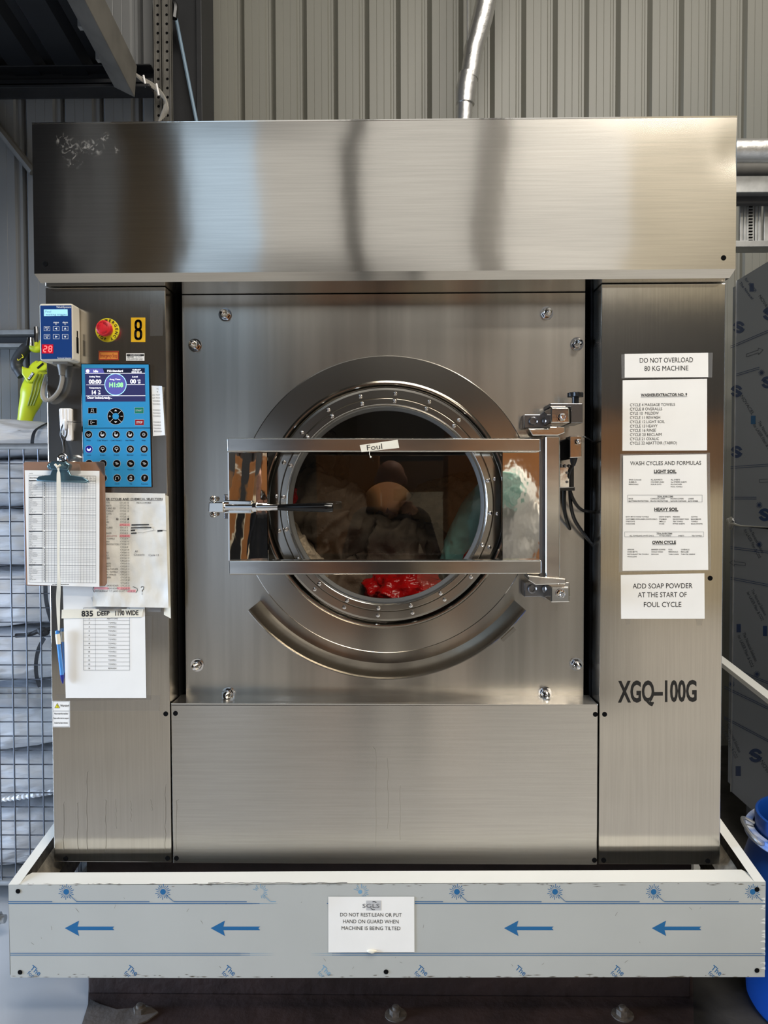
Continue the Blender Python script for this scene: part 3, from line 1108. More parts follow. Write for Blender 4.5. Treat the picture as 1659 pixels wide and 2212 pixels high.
# arms to the hinge blocks
mb = MB()
mb.pslab(((1141, 926), (1158, 926), (1184, 926), (1188, 921), (1221, 921), (1221, 935), (1206, 941), (1150, 941)), -0.055, -0.01)
mb.build('hinge_arm', m_pol, door, bevel=0.0025)
mb = MB()
mb.pslab(((1140, 1243), (1210, 1249), (1223, 1250), (1223, 1262), (1157, 1264), (1141, 1254)), -0.060, -0.005)
mb.build('hinge_arm', m_pol, door, bevel=0.0025)
# handle
hn = MB()
hn.tube([at(x, 1096, -0.085) for x in (470, 548, 600)], 0.0075, 16)
hn.tube([at(546, 1096, -0.085), at(554, 1096, -0.085)], 0.0115, 6, smooth=False)
handle = hn.build('door_handle', m_chrome, door)
tag(handle, 'chrome and black lever handle')
door_g = MB()
door_g.tube([at(x, 1096 + 0.004 * (x - 598), -0.085) for x in (597, 602, 640, 668, 700, 717, 719.5)], [0.0062, 0.0070, 0.0092, 0.0108, 0.0112, 0.0112, 0.0095], 20)
door_g.build('handle_grip', m_gblack, door)
mb = MB()
mb.pslab(((451, 1085), (483, 1085), (483, 1107), (450, 1107)), -0.10, -0.055)
mb.pslab(((484, 1080), (544, 1082), (544, 1109), (484, 1109)), -0.070, -0.05, 0)
mb.pslab(((483, 1068), (496, 1068), (496, 1121), (484, 1121)), -0.030, 0.07, 1)
mb.build('latch_block', [m_pol, m_dsteel], door, bevel=0.002)
for q in ((461, 1078), (461, 1111)):
    p = at(q[0], q[1], -0.095)
    mb = MB()
    mb.lathe([(0.0001, -0.1035), (0.004, -0.103), (0.0078, -0.098), (0.0085, -0.092), (0.0078, -0.085), (0.006, -0.082), (0.006, -0.055)], p, 'Y', 20)
    mb.build('latch_bolt', m_chrome, door)

# hinge brackets on the tub plate
def socket(px_, py_, Y, parent, r=0.011):
    p = at(px_, py_, Y)
    mb = MB()
    mb.lathe([(r, Y + 0.004), (r, Y - 0.006), (r * 0.8, Y - 0.0075), (r * 0.55, Y - 0.0075), (r * 0.5, Y - 0.003), (0.0001, Y - 0.003)], p, 'Y', 18)
    mb.build('socket_bolt', m_dsteel, parent)


def acorn(px_, py_, Y, parent, s=1.0):
    p = at(px_, py_, Y)
    mb = MB()
    mb.lathe([(0.012 * s, Y), (0.012 * s, Y - 0.003), (0.0100 * s, Y - 0.003)], p, 'Y', 18)
    mb.lathe([(0.0098 * s, Y - 0.003), (0.0098 * s, Y - 0.010), (0.006 * s, Y - 0.0105)], p, 'Y', 6, smooth=False)
    mb.lathe([(0.006 * s, Y - 0.010), (0.006 * s, Y - 0.019), (0.0045 * s, Y - 0.0205), (0.0026 * s, Y - 0.0205), (0.0022 * s, Y - 0.017), (0.0001, Y - 0.017)], p, 'Y', 14)
    mb.build('hinge_nut', m_chrome, parent)


mb = MB()
mb.pslab(((1132, 895), (1166, 895), (1186, 878), (1192, 870), (1192, 924), (1132, 925)), 0.035, YT)
hb = mb.build('hinge_bracket', m_dsteel, wm, bevel=0.002)
MB().pslab(((1190, 880), (1230, 880), (1231, 914), (1190, 914)), -0.055, 0.06).build('hinge_block', m_pol, hb, bevel=0.003)
MB().pslab(((1188, 871), (1259, 871), (1259, 914), (1233, 914), (1233, 879), (1188, 879)), -0.035, 0.05).build('adjuster_block', m_dsteel, hb, bevel=0.002)
socket(1151, 910, 0.033, hb)
socket(1180, 909, 0.033, hb)
acorn(1213, 902, -0.055, hb)
kn = MB()
kc = at(1243, 853, 0.0)
prof = []
vs, fs = [], []
for z in (-0.0055, 0.0055):
    for j in range(28):
        r = 0.0195 if (j // 2) % 2 == 0 else 0.0168
        t = 2 * PI * j / 28
        vs.append((kc.x + r * math.cos(t), kc.y + r * math.sin(t), kc.z + z))
fs = [(j, (j + 1) % 28, 28 + (j + 1) % 28, 28 + j) for j in range(28)] + [tuple(range(27, -1, -1)), tuple(range(28, 56))]
kn.add(vs, fs)
kn.lathe([(0.0085, kc.z - 0.028), (0.0085, kc.z - 0.005)], kc, 'Z', 14)
kn.build('adjuster_knob', m_black, hb, bevel=0.001)
mb = MB()
mb.pslab(((1133, 1258), (1164, 1258), (1192, 1258), (1192, 1301), (1168, 1289), (1133, 1290)), 0.035, YT)
hb2 = mb.build('hinge_bracket', m_dsteel, wm, bevel=0.002)
MB().pslab(((1190, 1268), (1230, 1268), (1231, 1301), (1190, 1302)), -0.055, 0.06).build('hinge_block', m_pol, hb2, bevel=0.003)
MB().pslab(((1205, 1258), (1230, 1258), (1232, 1290), (1205, 1290)), 0.03, YT).build('bracket_plate', m_pol, hb2, bevel=0.002)
socket(1149, 1272, 0.033, hb2)
socket(1180, 1272, 0.033, hb2)
acorn(1211, 1282, -0.055, hb2)
# door switches and their cables
mb = MB()
mb.pslab(((1231, 942), (1257, 942), (1257, 988), (1231, 989)), -0.03, 0.02)
mb.pslab(((1210, 955), (1232, 945), (1232, 992), (1210, 992)), 0.0, YT, 1)
sw = mb.build('door_switch', [m_pol, m_void], wm, bevel=0.0015)
acorn(1248, 954, -0.03, sw, 0.7)
a, b = at(1239, 989, -0.005), at(1238, 1006, -0.005)
MB().tube([a, a * 0.5 + b * 0.5, b], [0.010, 0.008, 0.005], 12).build('cable_gland', m_black, sw)
MB().tube(spline([at(1238, 1004, 0.0), at(1229, 1025, 0.01), at(1229, 1050, 0.02), at(1239, 1080, 0.02), at(1256, 1101, 0.03), at(1284, 1107, 0.06)]), 0.0042, 8).build('switch_cable', m_black, sw)
MB().tube(spline([at(1258, 943, 0.02), at(1268, 946, 0.02), at(1286, 958, 0.05)]), 0.0016, 6).build('thin_cable', m_black, sw)
mb = MB()
mb.pslab(((1209, 1009), (1230, 1009), (1230, 1053), (1209, 1053)), 0.01, YT)
mb.pslab(((1230, 1009), (1240, 1009), (1240, 1056), (1230, 1056)), 0.03, YT, 1)
mb.pslab(((1209, 1053), (1242, 1052), (1242, 1060), (1209, 1060)), 0.005, YT, 1)
sw2 = mb.build('door_switch', [m_pol, m_black], wm, bevel=0.0012)
for q in ((1225, 1021), (1225, 1041), (1213, 1006), (1221, 1006), (1230, 1006)):
    p = at(q[0], q[1], 0.008)
    MB().lathe([(0.0001, 0.0045), (0.003, 0.005), (0.0036, 0.0085), (0.0036, 0.02)], p, 'Y', 10).build('screw', m_dsteel, sw2)
MB().tube(spline([at(1219, 1058, 0.03), at(1219, 1090, 0.03), at(1222, 1115, 0.04), at(1233, 1150, 0.095)]), 0.0045, 8).build('switch_cable', m_black, sw2)
MB().tube(spline([at(1231, 1058, 0.03), at(1233, 1090, 0.03), at(1241, 1122, 0.04), at(1260, 1152, 0.05), at(1284, 1182, 0.08)]), 0.0045, 8).build('switch_cable', m_black, sw2)

# ------------------------------------------------------------------ control panel on the left column
YP = -0.004
mb = MB()
mb.pslab(((174, 785), (322.5, 785.5), (328.5, 1053), (180, 1053)), YP, 0.002, 0)
cp = mb.build('control_panel', [m_gblack], wm, bevel=0.001)
MB().pslab(((176, 787), (321, 787.5), (327, 1051.5), (182, 1051.5)), YP - 0.0006, YP + 0.001).build('membrane', m_blue, cp)
px = PX()
px.poly([(183.3, 795.3), (312.8, 794.8), (314.2, 867.3), (184.6, 867.8)], 0, 1)
px.poly([(184, 796), (222, 796), (225.5, 806), (184, 806)], 1, 2)
px.poly([(222, 796), (312, 795.7), (312.3, 805.8), (225.5, 806)], 2, 2)
px.circ(189.3, 801.5, 3.8, 3, 3)
px.text('Idle', 207, 804.2, 4.8, 'c', bold=0.03, m=3, lv=3)
px.text('P22-Standard', 248.5, 803.4, 4.2, 'c', width=34, bold=0.03, m=3, lv=3)
px.text('13:52:37', 295, 800.3, 2.9, 'c', width=18, bold=0.03, m=3, lv=3)
px.text('2026-05-21', 295, 804.9, 2.9, 'c', width=22, bold=0.03, m=3, lv=3)
px.line(184, 806.5, 313.2, 806.3, 1.0, 3, 3)
px.line(186, 831.3, 225, 831.2, 0.8, 3, 3)
px.line(274, 830.8, 312.5, 830.6, 0.8, 3, 3)
px.line(185.5, 855.2, 314, 854.7, 1.0, 3, 3)
px.circ(249.5, 830.5, 23.3, 1, 3, 32)
px.ring(249.5, 830.5, 22.5, 23.9, 4, 4, 40)
px.text('Prog Time', 248.5, 821, 3.0, 'c', width=23, bold=0.03, m=3, lv=5)
px.text('H1:08', 251, 836, 9.2, 'c', width=30, bold=0.035, m=5, lv=5)
px.text('Acting Time', 204.5, 815, 2.8, 'c', width=24, bold=0.03, m=3, lv=3)
px.text('00:00', 205.3, 828.7, 8.5, 'c', width=27, bold=0.03, m=3, lv=3)
px.text('Level', 291.5, 815.2, 2.8, 'c', width=12, bold=0.03, m=3, lv=3)
px.text('00', 287.5, 828.2, 8.6, 'c', width=12.5, bold=0.03, m=3, lv=3)
px.text('LITR', 300.5, 822.7, 2.6, 'c', width=6.5, bold=0.03, m=3, lv=3)
px.text('25', 300.8, 828.2, 3.6, 'c', width=5.5, bold=0.03, m=3, lv=3)
px.text('Temperature', 205, 839.2, 2.8, 'c', width=26, bold=0.03, m=3, lv=3)
px.text('14', 203, 852, 8.6, 'c', width=9, bold=0.03, m=3, lv=3)
px.text('°C', 214, 846, 3.2, 'c', bold=0.03, m=3, lv=3)
px.text('20', 214.5, 852, 3.6, 'c', bold=0.03, m=3, lv=3)
px.text('Door locked,ready...', 189, 861.2, 4.3, 'l', width=53, bold=0.03, m=3, lv=3)
px.emit(MB(), flat(YP - 0.0006, 0.00012)).build('screen', [m_scr, m_scr2, m_scrt, m_scrw, m_scrc, m_scrg], cp)
MB().pslab(((182, 924), (326, 923.6), (326, 925), (182, 925.2)), YP - 0.0008, YP).build('divider', m_gblack, cp)


def key_rect(cx, cy, wd, hh, m, draw):
    p = PX()
    p.rect(cx - wd / 2 - 0.5, cy - hh / 2 - 0.5, cx + wd / 2 + 0.5, cy + hh / 2 + 0.5, 2, 1)
    p.rect(cx - wd / 2, cy - hh / 2, cx + wd / 2, cy + hh / 2, 0, 2)
    draw(p)
    p.emit(MB(), flat(YP - 0.0006, 0.00015)).build('key', [m, m_keylite, m_gbox], cp)


def d1(p):
    p.frame(197, 883.5, 202, 888, 0.7, 1, 3)
    p.path([(196, 891), (196.5, 889), (199, 889)], 0.7, 1, 3)
    p.text('set', 202, 891, 2.2, 'c', m=1, lv=3)


def d2(p):
    p.path([(199, 909.5), (196, 909.5), (196, 915.5), (199, 915.5)], 0.8, 1, 3)
    p.line(199, 912.5, 204.5, 912.5, 0.8, 1, 3)
    p.poly([(198, 912.5), (200.5, 911), (200.5, 914)], 1, 3)


key_rect(199.6, 887, 18, 11.3, m_gblack, d1)
key_rect(200.2, 912.8, 18, 11.3, m_gblack, d2)
key_rect(300.5, 886.5, 18.6, 12, m_green, lambda p: p.text('START', 300.3, 888.5, 3.6, 'c', width=14.5, m=1, lv=3))
key_rect(301.3, 912.4, 18.6, 11.6, m_redkey, lambda p: p.text('STOP', 301.3, 914.6, 4.4, 'c', width=13, bold=0.03, m=1, lv=3))
p = PX()
p.circ(249.8, 899.2, 18.2, 1, 1, 36)
p.circ(249.8, 899.2, 17.6, 0, 2, 36)
p.circ(249.8, 899.2, 7.0, 2, 3, 24)
for s_ in (1, -1):
    p.line(249.8 - 12.8, 899.2 - 12.8 * s_, 249.8 - 5, 899.2 - 5 * s_, 0.9, 1, 3)
    p.line(249.8 + 5, 899.2 + 5 * s_, 249.8 + 12.8, 899.2 + 12.8 * s_, 0.9, 1, 3)
p.poly([(249.8, 884.5), (253, 888.3), (246.6, 888.3)], 1, 3)
p.poly([(249.8, 914), (253, 910.3), (246.6, 910.3)], 1, 3)
p.line(235, 899.2, 239.4, 899.2, 1, 1, 3)
p.line(237.2, 897, 237.2, 901.4, 1, 1, 3)
p.line(260.3, 899.2, 265, 899.2, 1, 1, 3)
p.emit(MB(), flat(YP - 0.0006, 0.00015)).build('direction_pad', [m_gblack, m_keylite, m_blue], cp)


def icon(p, cx, cy, k):
    if k == 'bowl':
        p.ring(cx, cy, 3.2, 4.2, 1, 3, 16, -40, 220)
        p.path([(cx - 2.4, cy + 1.2), (cx, cy + .4), (cx + 2.4, cy + 1.2)], 0.7, 1, 3)
    elif k == 'fill':
        p.ring(cx, cy, 3.2, 4.2, 1, 3, 16, -40, 220)
        p.poly([(cx + 3.4 * math.cos(math.radians(a)), cy + 3.4 * math.sin(math.radians(a))) for a in range(0, 181, 20)], 1, 3)
        p.path([(cx - 3.6, cy - 4.0), (cx - 1.2, cy - 4.0), (cx - 1.2, cy - 2.0)], 0.8, 1, 3)
    elif k == 'level':
        p.ring(cx, cy, 3.0, 4.2, 1, 3, 16, -40, 220)
        p.poly([(cx + 3.4 * math.cos(math.radians(a)), cy + 3.4 * math.sin(math.radians(a))) for a in range(0, 181, 20)], 1, 3)
    elif k == 'heat':
        p.ring(cx, cy, 1.6, 2.3, 1, 3, 12)
        for a in range(0, 360, 45):
            ca, sa = math.cos(math.radians(a)), math.sin(math.radians(a))
            p.line(cx + 2.6 * ca, cy + 2.6 * sa, cx + 4 * ca, cy + 4 * sa, 0.7, 1, 3)
    elif k == 'drain':
        p.ring(cx, cy - 0.5, 3.0, 3.9, 1, 3, 16, 160, 380)
        p.poly([(cx - 3.6, cy), (cx + 3.6, cy), (cx, cy + 2.6)], 1, 3)
        p.line(cx, cy + 1, cx, cy + 4.4, 1.4, 1, 3)
    elif k == 'mid':
        p.ring(cx, cy, 3.3, 4.1, 1, 3, 18)
        p.path([(cx - 2, cy - 1), (cx + 1, cy + 2), (cx + 1, cy - 2), (cx + 2.4, cy)], 0.9, 1, 3)
    elif k == 'high':
        p.ring(cx, cy, 3.4, 4.2, 1, 3, 18)
        p.ring(cx, cy, 1.8, 2.4, 1, 3, 14)
        p.circ(cx, cy, 1.1, 1, 3, 10)
    elif k == 'supply':
        p.path([(cx - 4, cy - 2), (cx - 1, cy - 2.4), (cx + 4, cy + .6), (cx, cy + 2.2), (cx - 3, cy + .4), (cx + 1, cy - .4)], 0.8, 1, 3)
    elif k == 'turn':
        p.ring(cx, cy, 3.3, 4.1, 1, 3, 18, 150, 400)
        p.poly([(cx - 4.6, cy + 1.6), (cx - 1.4, cy + 3.0), (cx - 3.8, cy + 4.4)], 1, 3)
    elif k == 'tilt':
        p.poly([(cx - 3.2, cy + 2.6), (cx + 3, cy + 2.6), (cx + 3, cy + 4), (cx - 3.2, cy + 4)], 1, 3)
        p.frame(cx - 1.8, cy - 3.4, cx + 2, cy + 2, 0.8, 1, 3)
    elif k == 'F':
        p.text('F', cx, cy + 3.4, 7, 'c', m=1, lv=3)


rows = [(938.6, (191.2, 221, 250.8, 280.8, 310.5), ('bowl', 'fill', 'fill', 'fill', 'heat'), ('Wash', 'Cold Water1', 'Cold Water2', 'Hot Water', 'Heat')),
        (970.2, (192, 221.8, 251.6, 281.5, 311.3), ('level', 'drain', 'drain', 'mid', 'high'), ('Level', 'Drain1', 'Drain2', 'Mid-Extr', 'Hi-Extr')),
        (1001.3, (192.4, 222.5, 252.3, 282.2, 312), ('supply',) * 5, ('Supply1', 'Supply2', 'Supply3', 'Supply4', 'Supply5')),
        (1032.6, (193, 223, 253, 282.7, 312.6), ('turn', 'turn', 'turn', 'tilt', 'F'), ('Stop', 'CW', 'CCW', 'Tilt', 'Function'))]
for y, xs, ics, labs in rows:
    for x, ic, lb in zip(xs, ics, labs):
        p = PX()
        p.circ(x, y, 8.5, 2, 1, 24)
        p.circ(x, y, 7.8, 0, 2, 24)
        icon(p, x, y, ic)
        p.text(lb, x, y + 14.2, 2.9, 'c', m=3, lv=1, bold=0.01)
        lit = ic == 'level'
        p.emit(MB(), flat(YP - 0.0006, 0.00015)).build('key', [m_keyblue if lit else m_gblack, m_scrw if lit else m_keylite, m_gbox, m_label], cp)

# emergency stop
es = MB()
pc = at(231.3, 713, -0.003)
es.lathe([(0.0001, -0.0035), (0.0285, -0.0035), (0.0293, -0.0025), (0.0293, 0.001)], pc, 'Y', 48)
p = PX()
for k, ch in enumerate('EMERGENCY'):
    a = math.radians(-118 + k * 22.5)
    p.text(ch, 231.3 + 18.2 * math.cos(a), 713 + 18.2 * math.sin(a), 5.6, 'c', rot=math.degrees(a) + 90, bold=0.03, m=1)
for k, ch in enumerate('STOP'):
    a = math.radians(166 - k * 21)
    p.text(ch, 231.3 + 22.6 * math.cos(a), 713 + 22.6 * math.sin(a), 5.6, 'c', rot=math.degrees(a) - 90, bold=0.03, m=1)
nf = len(es.f)
p.emit(es, flat(-0.0036))
est = es.build('emergency_stop', [m_yellow, m_ink], wm)
tag(est, 'emergency stop button')
pb = at(223, 708, -0.034)
mb = MB()
mb.lathe([(0.0001, -0.036), (0.011, -0.0357), (0.0135, -0.0345), (0.0145, -0.0357), (0.0175, -0.0345), (0.0193, -0.031), (0.0193, -0.024), (0.015, -0.019), (0.013, -0.0035)], pb, 'Y', 40)
for a in (20, 140, 260):
    vs = []
    for r, lift in ((0.0105, 0), (0.0128, 0)):
        for j in range(9):
            t = math.radians(a + j * 8)
            vs.append((pb.x + r * math.cos(t), -0.0368, pb.z + r * math.sin(t)))
    mb.add(vs, [(j, j + 1, 9 + j + 1, 9 + j) for j in range(8)], 1)
mb.build('mushroom_button', [m_red, m_redd], est)

# ================================================================== FORMULA SELECTOR BOX
fs_ = thing('dispenser_controller', 'small cream box with a blue face and red digits on the upper left column', 'controller', at(128, 783, 0))
YFB = -0.048
ta, tb = at(83.5, 655, YFB), at(157.5, 779, YFB)
mb = MB()
mb.box(ta.x, tb.x, YFB, -0.0005, tb.z, ta.z)
mb.build('housing', m_cream, fs_, bevel=0.006, seg=3)
px = PX()
px.poly([(86.8, 660), (154.5, 659.5), (155.5, 774.6), (89.3, 776)], 0, 1)
px.text('WashSystem', 153.6, 665.6, 4.6, 'r', width=32, m=1, lv=2)
px.text('Formula Selector', 154.2, 775, 3.4, 'r', width=30, m=1, lv=2)
px.text('status', 121.3, 698, 3.4, 'c', width=12, bold=0.03, m=1, lv=2)
px.text('alarm', 140.8, 698, 3.4, 'c', width=11.5, bold=0.03, m=1, lv=2)
px.ring(121, 700.2, 1.2, 1.7, 1, 2, 12)
px.ring(140.7, 700.2, 1.2, 1.7, 1, 2, 12)
px.emit(MB(), flat(YFB)).build('face_panel', [m_navy, m_wprint], fs_)
px = PX()
px.poly([(94.8, 668.3), (146, 668), (146.4, 682.4), (95, 683)], 0, 2)
px.text('Foul', 98.3, 675, 4.2, 'l', width=12, m=1, lv=3)
px.text('waiting trigger', 98.5, 681.2, 3.9, 'l', width=46, m=1, lv=3)
px.emit(MB(), flat(YFB)).build('lcd_screen', [m_lcd, m_lcdt], fs_)
for r, y in enumerate((709.8, 727.2)):
    for c, x in enumerate((101.5, 121.3, 140.8)):
        p = PX()
        p.rect(x - 6.6, y - 5.0, x + 6.6, y + 5.0, 1, 2)
        p.rect(x - 5.9, y - 4.3, x + 5.9, y + 4.3, 0, 3)
        if c == 0:
            p.text('PRG' if r == 0 else 'LOAD', x, y - 0.4, 2.4, 'c', width=8, bold=0.02, m=1, lv=4)
            p.text('UP' if r == 0 else 'SEL', x, y + 3.2, 2.4, 'c', bold=0.02, m=1, lv=4)
        else:
            d = {(0, 1): 180, (0, 2): -90, (1, 1): 0, (1, 2): 90}[(r, c)]
            p.poly([(x + 3.4 * math.cos(math.radians(d + k)), y + 3.2 * math.sin(math.radians(d + k))) for k in (0, 125, 235)], 1, 4)
        p.emit(MB(), flat(YFB, 0.00025)).build('button', [m_navy, m_wprint], fs_)


def seg7(p, ch, x, y, wd, h, t, m, lv, sk=0.08):
    S7 = {'2': 'abged', '8': 'abcdefg'}[ch]
    Pt = {'a': ((0, 0), (1, 0)), 'b': ((1, 0), (1, .5)), 'c': ((1, .5), (1, 1)), 'd': ((0, 1), (1, 1)), 'e': ((0, .5), (0, 1)), 'f': ((0, 0), (0, .5)), 'g': ((0, .5), (1, .5))}
    for s_ in S7:
        (a, b), (c, d) = Pt[s_]
        f = lambda u, v: (x + u * wd + (1 - v) * h * sk, y + v * h)
        (xa, ya), (xb, yb) = f(a, b), f(c, d)
        L = math.hypot(xb - xa, yb - ya)
        ux, uy = (xb - xa) / L * t * .35, (yb - ya) / L * t * .35
        p.line(xa + ux, ya + uy, xb - ux, yb - uy, t, m, lv)


px = PX()
px.rect(90.5, 744, 115, 763.5, 0, 2)
seg7(px, '2', 94, 747.5, 6.2, 12.5, 2.0, 1, 3)
seg7(px, '8', 105, 747.5, 6.2, 12.5, 2.0, 1, 3)
px.emit(MB(), flat(YFB)).build('led_display', [m_ledb, m_led], fs_)
mb = MB()
xs_ = tb.x + 0.0006
mb.box(xs_ - 0.002, xs_, -0.026, -0.014, at(0, 764, -0.02).z, at(0, 730, -0.02).z)
mb.box(xs_ - 0.002, xs_, -0.023, -0.017, at(0, 730, -0.02).z, at(0, 716, -0.02).z)
mb.build('side_slot', m_void, fs_)
mb = MB()
mb.pbox(113, 779, 147, 786, -0.035, -0.006)
g0 = at(134, 800, -0.02)
mb.lathe([(0.0075, g0.z - 0.012), (0.0085, g0.z), (0.012, g0.z + 0.014)], g0, 'Z', 14)
mb.build('cable_entry', mat('grey_plastic', rgb(120, 116, 108), 0.5), fs_, bevel=0.001)
cab = spline([at(134, 806, -0.02), at(134, 822, -0.02), at(128, 843, -0.02), at(115, 859, -0.02), at(101, 865, -0.02), at(93, 858, -0.02), at(92, 845, -0.01), at(96, 828, 0.01), at(101, 812, 0.05)])
MB().tube(cab, 0.0055, 10).build('cable', m_cable, fs_)

# ================================================================== STICKERS ON THE LEFT COLUMN
def rect_sheet(name, x0, y0, x1, y1, px, mats, label, cat, Y=-0.0008, **k):
    return sheet(name, ((x0, y0), (x1, y0), (x1, y1), (x0, y1)), Y, px, mats, label, cat, n=2, **k)


p = PX()
def loop8(cy, hw, hh, wd):
    pts = [(298.6 + hw * math.copysign(abs(math.cos(t)) ** 0.75, math.cos(t)), cy + hh * math.copysign(abs(math.sin(t)) ** 0.75, math.sin(t))) for t in [2 * PI * i / 28 for i in range(29)]]
    p.path(pts, wd, 1, 1)
    for x_, y_ in pts:
        p.circ(x_, y_, wd / 2, 1, 2, 10)


loop8(702.0, 5.6, 9.2, 5.2)
loop8(722.2, 6.2, 9.8, 5.4)
rect_sheet('number_sticker', 283, 686, 314, 739, p, [m_amber, m_ink], 'yellow sticker with a black figure 8 on the left column', 'sticker')
p = PX()
p.frame(214, 759.2, 255.6, 776.8, 1.6, 1)
p.text('Emergency Stop', 234.8, 772, 8.0, 'c', width=37, m=1)
rect_sheet('warning_label', 213, 758, 256.4, 778, p, [m_orange, m_redink], 'small orange label reading Emergency Stop below the red button', 'sticker')
p = PX()
p.rect(273.5, 765, 311, 769, 1)
p.text('CALIBRATION', 292, 768.2, 2.4, 'c', width=22, m=0, lv=2)
p.text('SERVICED', 275, 772.2, 2.2, 'l', width=14, bold=0.03, m=1)
p.text('12 MAY', 293, 772.2, 2.2, 'l', width=14, m=2)
p.text('TEST 12345 NEXT 12345', 275, 775.3, 2.0, 'l', width=33, m=1)
p.text('DUE 05/25 REF 44781', 275, 778.2, 2.0, 'l', width=33, m=1)
rect_sheet('service_label', 272.5, 763.3, 312, 779.3, p, [m_paper, m_ink, m_inkg], 'tiny white label with a black bar above the blue control panel', 'sticker')
p = PX()
p.frame(114.2, 1515, 150, 1570, 0.6, 1)
p.line(114.2, 1536, 150, 1536, 0.6, 1)
p.poly([(123.5, 1518.5), (129.2, 1529.5), (117.8, 1529.5)], 1, 1)
p.poly([(123.5, 1520.2), (127.9, 1528.8), (119.1, 1528.8)], 2, 2)
p.line(123.5, 1522.5, 123.5, 1526.2, 0.9, 1, 3)
p.circ(123.5, 1527.6, 0.55, 1, 3, 8)
p.text('Warning!', 139.5, 1526.5, 4.6, 'c', width=19, bold=0.02, m=1)
p.text('Never start the machine', 132, 1543.2, 3.3, 'c', width=29, bold=0.02, m=1)
p.text('Please confirm that the transport', 132, 1553, 3.3, 'c', width=33, bold=0.02, m=1)
p.text('bracket has been removed.', 132, 1563, 3.3, 'c', width=29, bold=0.02, m=1)
rect_sheet('safety_label', 113, 1514, 151.3, 1571, p, [m_paper, m_ink, m_yellow], 'white Warning label with yellow triangle low on the left column edge', 'sticker')
sheet('tape_remnant', ((324, 655), (352, 655), (352, 725), (324, 726)), -0.0008, None, [m_cleartape], 'clear tape remnant beside the figure 8 sticker', 'tape', n=2)
sheet('tape_remnant', ((120, 1500), (346, 1502), (344, 1536), (150, 1536)), -0.0006, None, [m_cleartape], 'clear tape strip under the towel list paper', 'tape', n=2)

# narrow list strip
p = PX()
y = 841.5
lst = [('WAS', 338, 0), ('9', 339, 0), ('HC TOWELS', 329.5, 1), ('HC TOWELS', 329.5, 1), ('TOWELS', 329.5, 1), ('TOWELS', 329.5, 1), ('', 330, 1), ('TOWELS', 330, 1),
       ('TOWELS', 330, 1), ('TOWELS', 330, 1), ('', 331, 1), ('TOWELS', 331, 1), ('TOWELS', 331, 1), ('TOWELS', 331.5, 1), ('REWASH', 333, 1)]
for k, (t, x, al) in enumerate(lst):
    if t:
        p.text(t, x, y + k * 6.55, 2.9, 'l', m=1 if al else 2)
sheet('list_strip', ((327.3, 833), (350, 834), (356.5, 940), (330.5, 942)), -0.002, p, [m_paper, m_inkg, m_ink], 'narrow curled paper strip of towel lines right of the control panel', 'paper',
      curl=lambda u, v: 0.010 * max(0, u - 0.7) + 0.012 * max(0, 0.12 - v) * u * 4)

# ================================================================== HOOK, CLIPBOARD, PEN
hk = thing('adhesive_hook', 'white plastic adhesive hook left of the control panel', 'hook', at(141, 952, 0))
mb = MB()
mb.pslab(((127, 884), (129, 882), (152, 882), (154, 884), (155, 950), (153, 952), (143, 952), (130, 930)), -0.006, 0.0)
mb.build('back_plate', m_white, hk, bevel=0.0015)
mb = MB()
for x in (134, 141, 148):
    mb.tube([at(x, 885, -0.0062), at(x + 1, 940, -0.0062)], 0.0012, 6)
mb.build('rib', m_white, hk)
mb = MB()
mb.tube(spline([at(140, 908, -0.006), at(140, 922, -0.010), at(140.5, 926, -0.020), at(140.5, 912, -0.024), at(140.5, 906, -0.023)]), 0.0042, 10)
mb.build('hook_arm', m_white, hk)
lp_ = MB()
lp_.tube(spline([at(139, 912, -0.018), at(133, 925, -0.018), at(131, 940, -0.016), at(135, 952, -0.016), at(137, 970, -0.020), at(135.5, 986, -0.026), at(139, 988, -0.026), at(140, 970, -0.018), at(139, 952, -0.016), at(144, 938, -0.016), at(144.5, 920, -0.016), at(142, 910, -0.016), at(139, 912, -0.018)]), 0.0016, 6)
lp_.tube([at(134.5, 944, -0.016), at(139.5, 946, -0.016), at(138.5, 951, -0.017)], 0.0034, 6)
lp_.tube([at(142, 911, -0.012), at(176, 912, -0.003)], 0.0007, 5)
tag(lp_.build('string_loop', m_black, loc=at(137, 986, -0.02)), 'black string loop hanging from the white hook to the clipboard', 'string')

YCB = -0.030
cbd = thing('clipboard', 'brown hardboard clipboard with a steel clip hanging on the left column', 'clipboard', at(140, 1265, YCB))
MB().pslab(((50, 1001), (54, 997.5), (221, 997.5), (225.5, 1002), (230, 1260), (226, 1266), (58, 1265), (55.5, 1262)), YCB, YCB + 0.004).build('board', m_brown, cbd, bevel=0.0008)
mb = MB()
pts = [(78, 1034), (83, 1029), (108, 1026), (113, 1012), (122, 1006), (136, 1005), (146, 1010), (152, 1026), (178, 1030), (190, 1038), (192, 1043), (186, 1041), (150, 1041), (96, 1041), (80, 1039)]
mb.slab([at(x, y, YCB - 0.016) for x, y in pts], YCB - 0.010)
mb.tube([at(80, 1037, YCB - 0.014), at(188, 1041, YCB - 0.014)], 0.0032, 8)
mb.build('clip_wing', m_clip, cbd, bevel=0.002)
mb = MB()
mb.slab([at(x, y, YCB - 0.020) for x, y in ((104, 1002), (112, 996), (142, 998), (150, 1004), (146, 1016), (108, 1014))], YCB - 0.001)
mb.tube([at(105, 1007, YCB - 0.012), at(148, 1009, YCB - 0.012)], 0.0085, 12)
mb.build('clip_housing', m_clip, cbd, bevel=0.002)
mb = MB()
pr_ = at(135.5, 991, YCB - 0.008)
for j in range(24):
    pass
